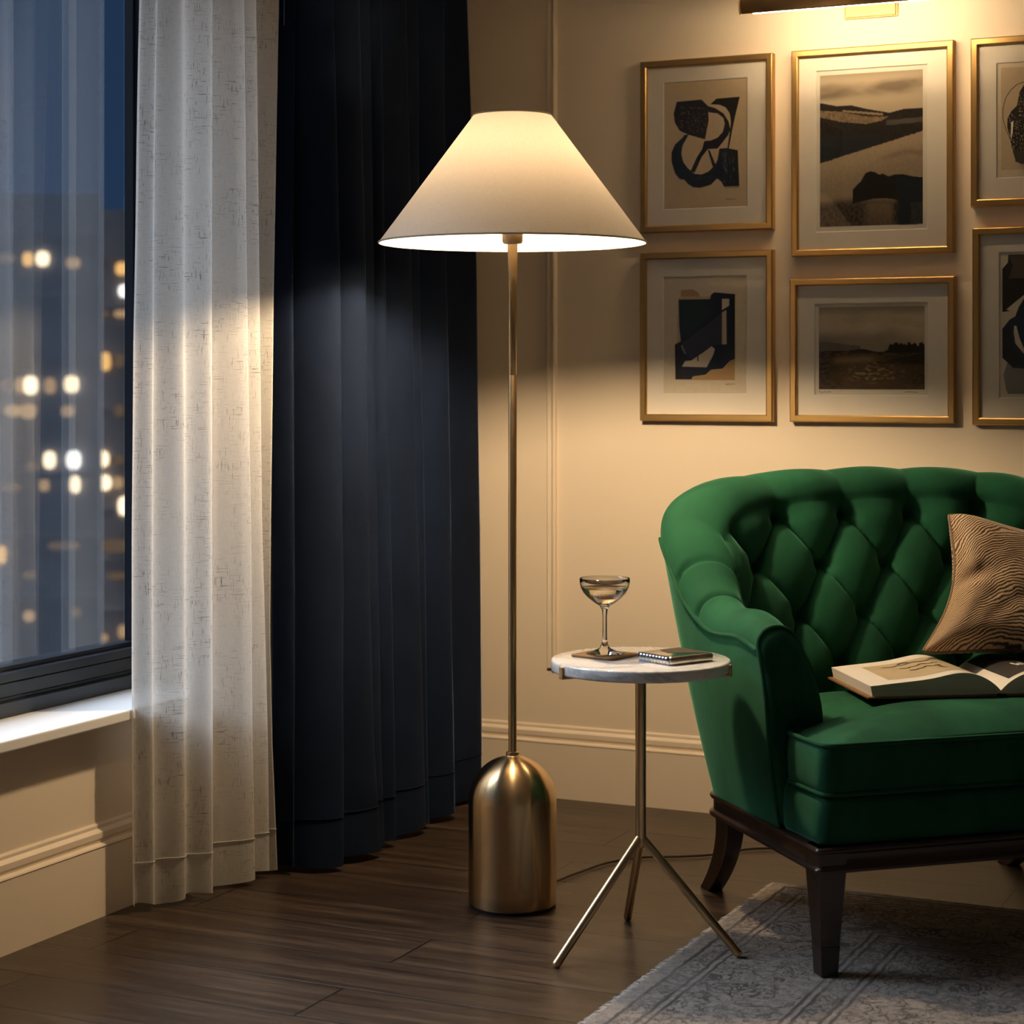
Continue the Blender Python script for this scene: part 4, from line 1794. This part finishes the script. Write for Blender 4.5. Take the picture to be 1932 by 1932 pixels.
def moor(X, Y):
    c = mixc((.42, .35, .26), (.60, .50, .37), .5 + .9 * fbm(X * 2.5, Y * 5, 4, 5))
    c = mixc(c, (.26, .22, .175), smooth(Y, .26, .40) * (1 - .6 * X))
    c = mixc(c, (.30, .25, .19), 1 - smooth(Y, .0, .12))
    hill = .415 + .05 * smooth(X, .0, .38)
    if Y > hill and X < .40:
        c = (.17, .14, .12)
    far = .54 - .035 * exp(-((X - .42) / .10) ** 2) - .01 * sin(X * 9)
    if Y > far:
        c = (.030, .024, .020)
    spk = abs((X * 17) % 1 - .5) * .05 + .05 * abs(fbm(X * 22, 2, 3))
    tree = .56 - smooth(X, .58, .72) * (.135) + spk
    if .60 < X and Y > tree and Y < .57:
        c = mixc((.014, .012, .010), (.024, .019, .014), .5 + fbm(X * 30, Y * 30, 2))
    if Y > .56 - .02 * (X < .3):
        g = fbm(X * 18, Y * 34, 5, 3)
        d = smooth(Y, .56, 1.0)
        c = mixc((.11, .075, .043), (.035, .024, .015), .4 + 1.1 * g)
        field = exp(-((Y - .60 - .06 * (1 - X)) / .045) ** 2) * (1 - smooth(X, .45, .62)) * smooth(X, .08, .2)
        c = mixc(c, (.26, .18, .095), field)
        if X > .45 and .56 < Y < .70 and Y > .70 - .25 * (X - .42):
            c = mixc(c, (.024, .017, .011), .85)
        grass = exp(-((X - .52) / .24) ** 2) * exp(-((Y - .80) / .11) ** 2)
        c = mixc(c, (.40, .29, .15), grass * max(0, .35 + 2.2 * g))
        c = mixc(c, (.10, .065, .035), .45 * smooth(Y, .88, .98) * max(0, .5 + 1.5 * g))
    return c


framed([(1207, 117), (1457, 99), (1457, 433), (1207, 439)], (1251.5, 156, 1410, 390),
       'gold-framed black abstract of looping shapes, upper left of the gallery', abstract(TANP, S1, cv4, None, sig_extra([(1366, 354, 30), (1370, 376, 18)])))
framed([(1492, 96), (1799, 75), (1799, 476), (1493, 485)], (1539, 134, 1750, 432),
       'largest gold frame, dark dunes landscape print below the picture light', painted(dunes, 150, 210, (1547, 143, 1741, 422), [(1697, 424.5, 34)]))
framed([(1206, 478), (1457, 470), (1457, 796), (1207, 794)], (1251, 522, 1409, 744),
       'gold-framed dark green and slate collage print, lower left of the gallery', abstract(CREAM, S3, cv6, None, sig_extra([(1369, 725, 18)])))
framed([(1489, 528), (1801, 519), (1801, 799), (1490, 796)], (1536, 572.5, 1751, 747),
       'wide gold-framed moorland photograph below the large dunes picture', painted(moor, 180, 140, (1545, 580, 1744.5, 735), [(1706, 740, 26), (1546, 740, 22)]))
framed([(1830, 73), (2083, 55), (2083, 388), (1832, 383)], (1879.5, 119, 2034, 330),
       'gold-framed dotted dark oval print, cut off at the upper right', abstract(CREAM, S5, cv7, None))
framed([(1834, 428), (2083, 424), (2083, 805), (1834, 801)], (1884.5, 475.5, 2030, 752),
       'gold-framed navy blue and black ink abstract, cut off at the lower right', abstract(CREAM, S6, cv8, None))

# ------------------------------------------------------------------ picture light
YP = 4.385
pa, pb = at_y(1405, 34, YP), at_y(1812, -3, YP)
ZP = (pa.z + pb.z) / 2 + .004
pl = empty('picture_light', ((pa.x + pb.x) / 2, YB, ZP), 'brass tube picture light mounted over the large dunes picture', 'picture light')
hl = (pb.x - pa.x) / 2
RP_ = .030
YO = YP - YB
m = MB()
arcs = [radians(a) for a in range(-38, 186, 8)]         # open below, towards the wall
pts = []
for x in (-hl, hl):
    for r in (RP_,):
        for a in arcs:
            pts.append((x, YO - r * cos(a), RP_ * .55 + r * sin(a)))
m.grid(pts, 2, len(arcs))
o = m.build('lamp_hood', M['bronze'], pl, sharp=0)
sd = o.modifiers.new('Solidify', 'SOLIDIFY'); sd.thickness = .0016
for sx in (-1, 1):
    m = MB()
    ring = [(sx * hl, YO - (RP_ + .0018) * cos(a), RP_ * .55 + (RP_ + .0018) * sin(a)) for a in arcs]
    ring2 = [(sx * (hl + .004), y, z) for x, y, z in ring]
    n = len(ring)
    for p in ring + ring2:
        m.vert(p)
    for k in range(n):
        k2 = (k + 1) % n
        m.face((k, k2, n + k2, n + k))
    m.face(range(n)); m.face(range(n, 2 * n))
    m.build('end_cap', M['bronze'], pl, shade=False)
m = MB()
m.tube([(-hl + .02, YO + .002, .0085), (hl - .02, YO + .002, .0085)], .007, 14)
m.build('tube_bulb', M['tubebulb'], pl)
qa, qb = at_y(1596, 35, YB - .008), at_y(1690, 27, YB - .008)
m = MB()
zc = (qa.z + qb.z) / 2 - ZP
m.box((qa.x - pl.location.x, -.012, zc), (qb.x - pl.location.x, -.0005, zc + .085))
m.box((qa.x - pl.location.x - .004, -.006, zc - .003), (qb.x - pl.location.x + .004, -.0003, zc + .088))
o = m.build('wall_plate', M['bronze'], pl, shade=False)
bevel(o, .0015, 2)
m = MB()
m.tube([(0, -.010, zc + .06), (0, -.05, zc + .085), (0, YO + .02, RP_ * .55 + RP_ + .012), (0, YO, RP_ * .55 + RP_)], .006, 12)
m.build('bracket_arm', M['bronze'], pl)

# ------------------------------------------------------------------ city beyond the window
CW = {}
for nm, c, s in (('bright', (1.0, .76, .48), 2.6), ('white', (1.0, .93, .82), 2.6), ('orange', (1.0, .55, .18), 1.3), ('dim', (1.0, .62, .32), .55), ('faint', (.9, .6, .38), .16), ('blue', (.10, .22, .42), .40)):
    CW[nm] = emit('lit_window_' + nm, c, s)
FAC = [simple('dusk_facade_grey', (.30, .30, .33), .8, var=.3, scale=.35), simple('dusk_facade_brown', (.40, .34, .30), .8, var=.3, scale=.3)]


def at_d(u, v, D):
    return EYEP + ray(u, v) * D


def building(label, D, u0, u1, vtop, wins, fac, rows=()):
    a = at_d(u0, vtop, D)
    root = empty('apartment_building', (at_d((u0 + u1) / 2, HZ, D).x, at_d((u0 + u1) / 2, HZ, D).y, -40), label, 'building')
    off = root.location
    W = (u1 - u0) * D / F_PX
    top = a.z + 40
    m = MB()
    dep_ = ray(u1, HZ) * 16
    m.obox(RT * (-W / 2), RT * W, dep_, UP * top)
    # stepped roof block and string courses
    m.obox(RT * (-W * .30) + UP * top + dep_ * .2, RT * W * .45, dep_ * .5, UP * 1.1)
    for z in range(3, int(top), 3):
        m.obox(RT * (-W / 2) - FW * .18 + UP * z, RT * W, FW * .2, UP * .28)
    m.build('facade', FAC[fac], root, shade=False)
    for u, v, w, h_, kind in wins:
        c = at_d(u, v, D - .25) - off
        sc_ = D / F_PX
        mm = MB()
        ring = []
        for k in range(20):
            a_ = 2 * pi * k / 20
            ca, sa = cos(a_), sin(a_)
            ring.append((abs(ca) ** .75 * (1 if ca > 0 else -1) * w * sc_ / 2, abs(sa) ** .75 * (1 if sa > 0 else -1) * h_ * sc_ / 2))
        for dpt in (0, .12):
            for x_, z_ in ring:
                mm.vert(c + RT * x_ + UP * z_ + FW * dpt)
        for k in range(20):
            mm.face((k, (k + 1) % 20, 20 + (k + 1) % 20, 20 + k))
        mm.face(range(20)); mm.face(range(20, 40))
        mm.build('window', CW[kind], root, shade=False)
    return root


building('large dark apartment block behind the voile with rows of lit windows', 100, -1400, 192, 366, [
    (52, 489, 19, 26, 'orange'), (80, 488, 24, 28, 'bright'), (137, 496, 26, 20, 'dim'), (10, 487, 36, 18, 'faint'),
    (57, 727, 26, 34, 'bright'), (38, 727, 18, 30, 'dim'), (94, 728, 20, 30, 'dim'), (134, 725, 26, 32, 'bright'), (12, 728, 22, 26, 'faint'),
    (24, 775, 34, 22, 'dim'), (53, 776, 30, 28, 'dim'), (128, 776, 24, 22, 'dim'),
    (93, 868, 22, 32, 'bright'), (138, 868, 26, 34, 'white'), (83, 916, 18, 22, 'dim'), (141, 914, 18, 32, 'bright'),
    (60, 880, 24, 16, 'faint'), (20, 920, 40, 14, 'faint'), (3, 1047, 16, 34, 'orange'), (120, 1030, 60, 16, 'faint'),
    (54, 1163, 20, 20, 'dim'), (55, 1085, 24, 14, 'faint'), (143, 1155, 18, 18, 'faint'),
], 0)
building('dark apartment block at the right edge of the window pane', 120, 186, 420, 396, [
    (229, 507, 22, 24, 'orange'), (234, 549, 20, 22, 'white'), (190, 592, 34, 12, 'faint'), (230, 592, 30, 14, 'dim'),
    (198, 682, 20, 34, 'orange'), (225, 680, 20, 26, 'faint'), (190, 866, 30, 30, 'bright'), (224, 868, 20, 18, 'faint'),
    (195, 911, 28, 28, 'bright'), (222, 911, 20, 22, 'dim'), (233, 955, 20, 34, 'bright'), (220, 1087, 34, 14, 'faint'),
    (186, 1204, 34, 16, 'dim'), (231, 1192, 16, 24, 'dim'), (215, 1030, 60, 26, 'faint'), (225, 775, 18, 22, 'faint'),
], 1)
b = MB(); b.box((-140, 30, -41), (-10, 160, -40))
gd = struct(b.build('ground', simple('street_ground', (.05, .055, .06), .8), shade=False))

# ------------------------------------------------------------------ light
w = bpy.data.worlds.new('dusk')
SC.world = w
w.use_nodes = True
nt = w.node_tree
nt.nodes.clear()
bg = nt.nodes.new('ShaderNodeBackground')
wo = nt.nodes.new('ShaderNodeOutputWorld')
tc = nt.nodes.new('ShaderNodeTexCoord')
sp = nt.nodes.new('ShaderNodeSeparateXYZ')
rp = nt.nodes.new('ShaderNodeValToRGB')
nt.links.new(tc.outputs['Generated'], sp.inputs[0])
nt.links.new(sp.outputs[2], rp.inputs[0])
rp.color_ramp.elements[0].position = 0.0
rp.color_ramp.elements[0].color = (.020, .047, .105, 1)
rp.color_ramp.elements[1].position = .5
rp.color_ramp.elements[1].color = (.016, .036, .078, 1)
nt.links.new(rp.outputs[0], bg.inputs[0])
bg.inputs[1].default_value = 1.0
nt.links.new(bg.outputs[0], wo.inputs[0])

sun = bpy.data.lights.new('evening_sky_light', 'SUN')
sun.energy = 9.0
sun.angle = radians(48)
sun.color = (.78, .87, 1.0)
so = bpy.data.objects.new('evening_sky_light', sun)
COL.objects.link(so)
so.rotation_euler = Vector((.66, .05, -.75)).to_track_quat('-Z', 'Y').to_euler()
so.location = (-6, 2, 5)

# ------------------------------------------------------------------ camera object
cam = bpy.data.cameras.new('camera')
cam.sensor_width = 36
cam.lens = F_PX / 1932 * 36
cam.shift_y = -(966 - HZ) / 1932
cam.clip_end = 500
cam.dof.use_dof = True
cam.dof.focus_distance = 4.05
cam.dof.aperture_fstop = (cam.lens / 1000) / .014
co_ = bpy.data.objects.new('camera', cam)
COL.objects.link(co_)
co_.location = EYEP
co_.rotation_euler = (pi / 2, 0, YAW)
SC.camera = co_

SC.view_settings.view_transform = 'Standard'
SC.view_settings.look = 'None'
SC.view_settings.gamma = 1
SC.view_settings.exposure = 0
SC.view_settings.use_curve_mapping = False
SC.cycles.max_bounces = 10
SC.cycles.transparent_max_bounces = 16
SC.cycles.use_denoising = True
SC.cycles.sample_clamp_indirect = 6
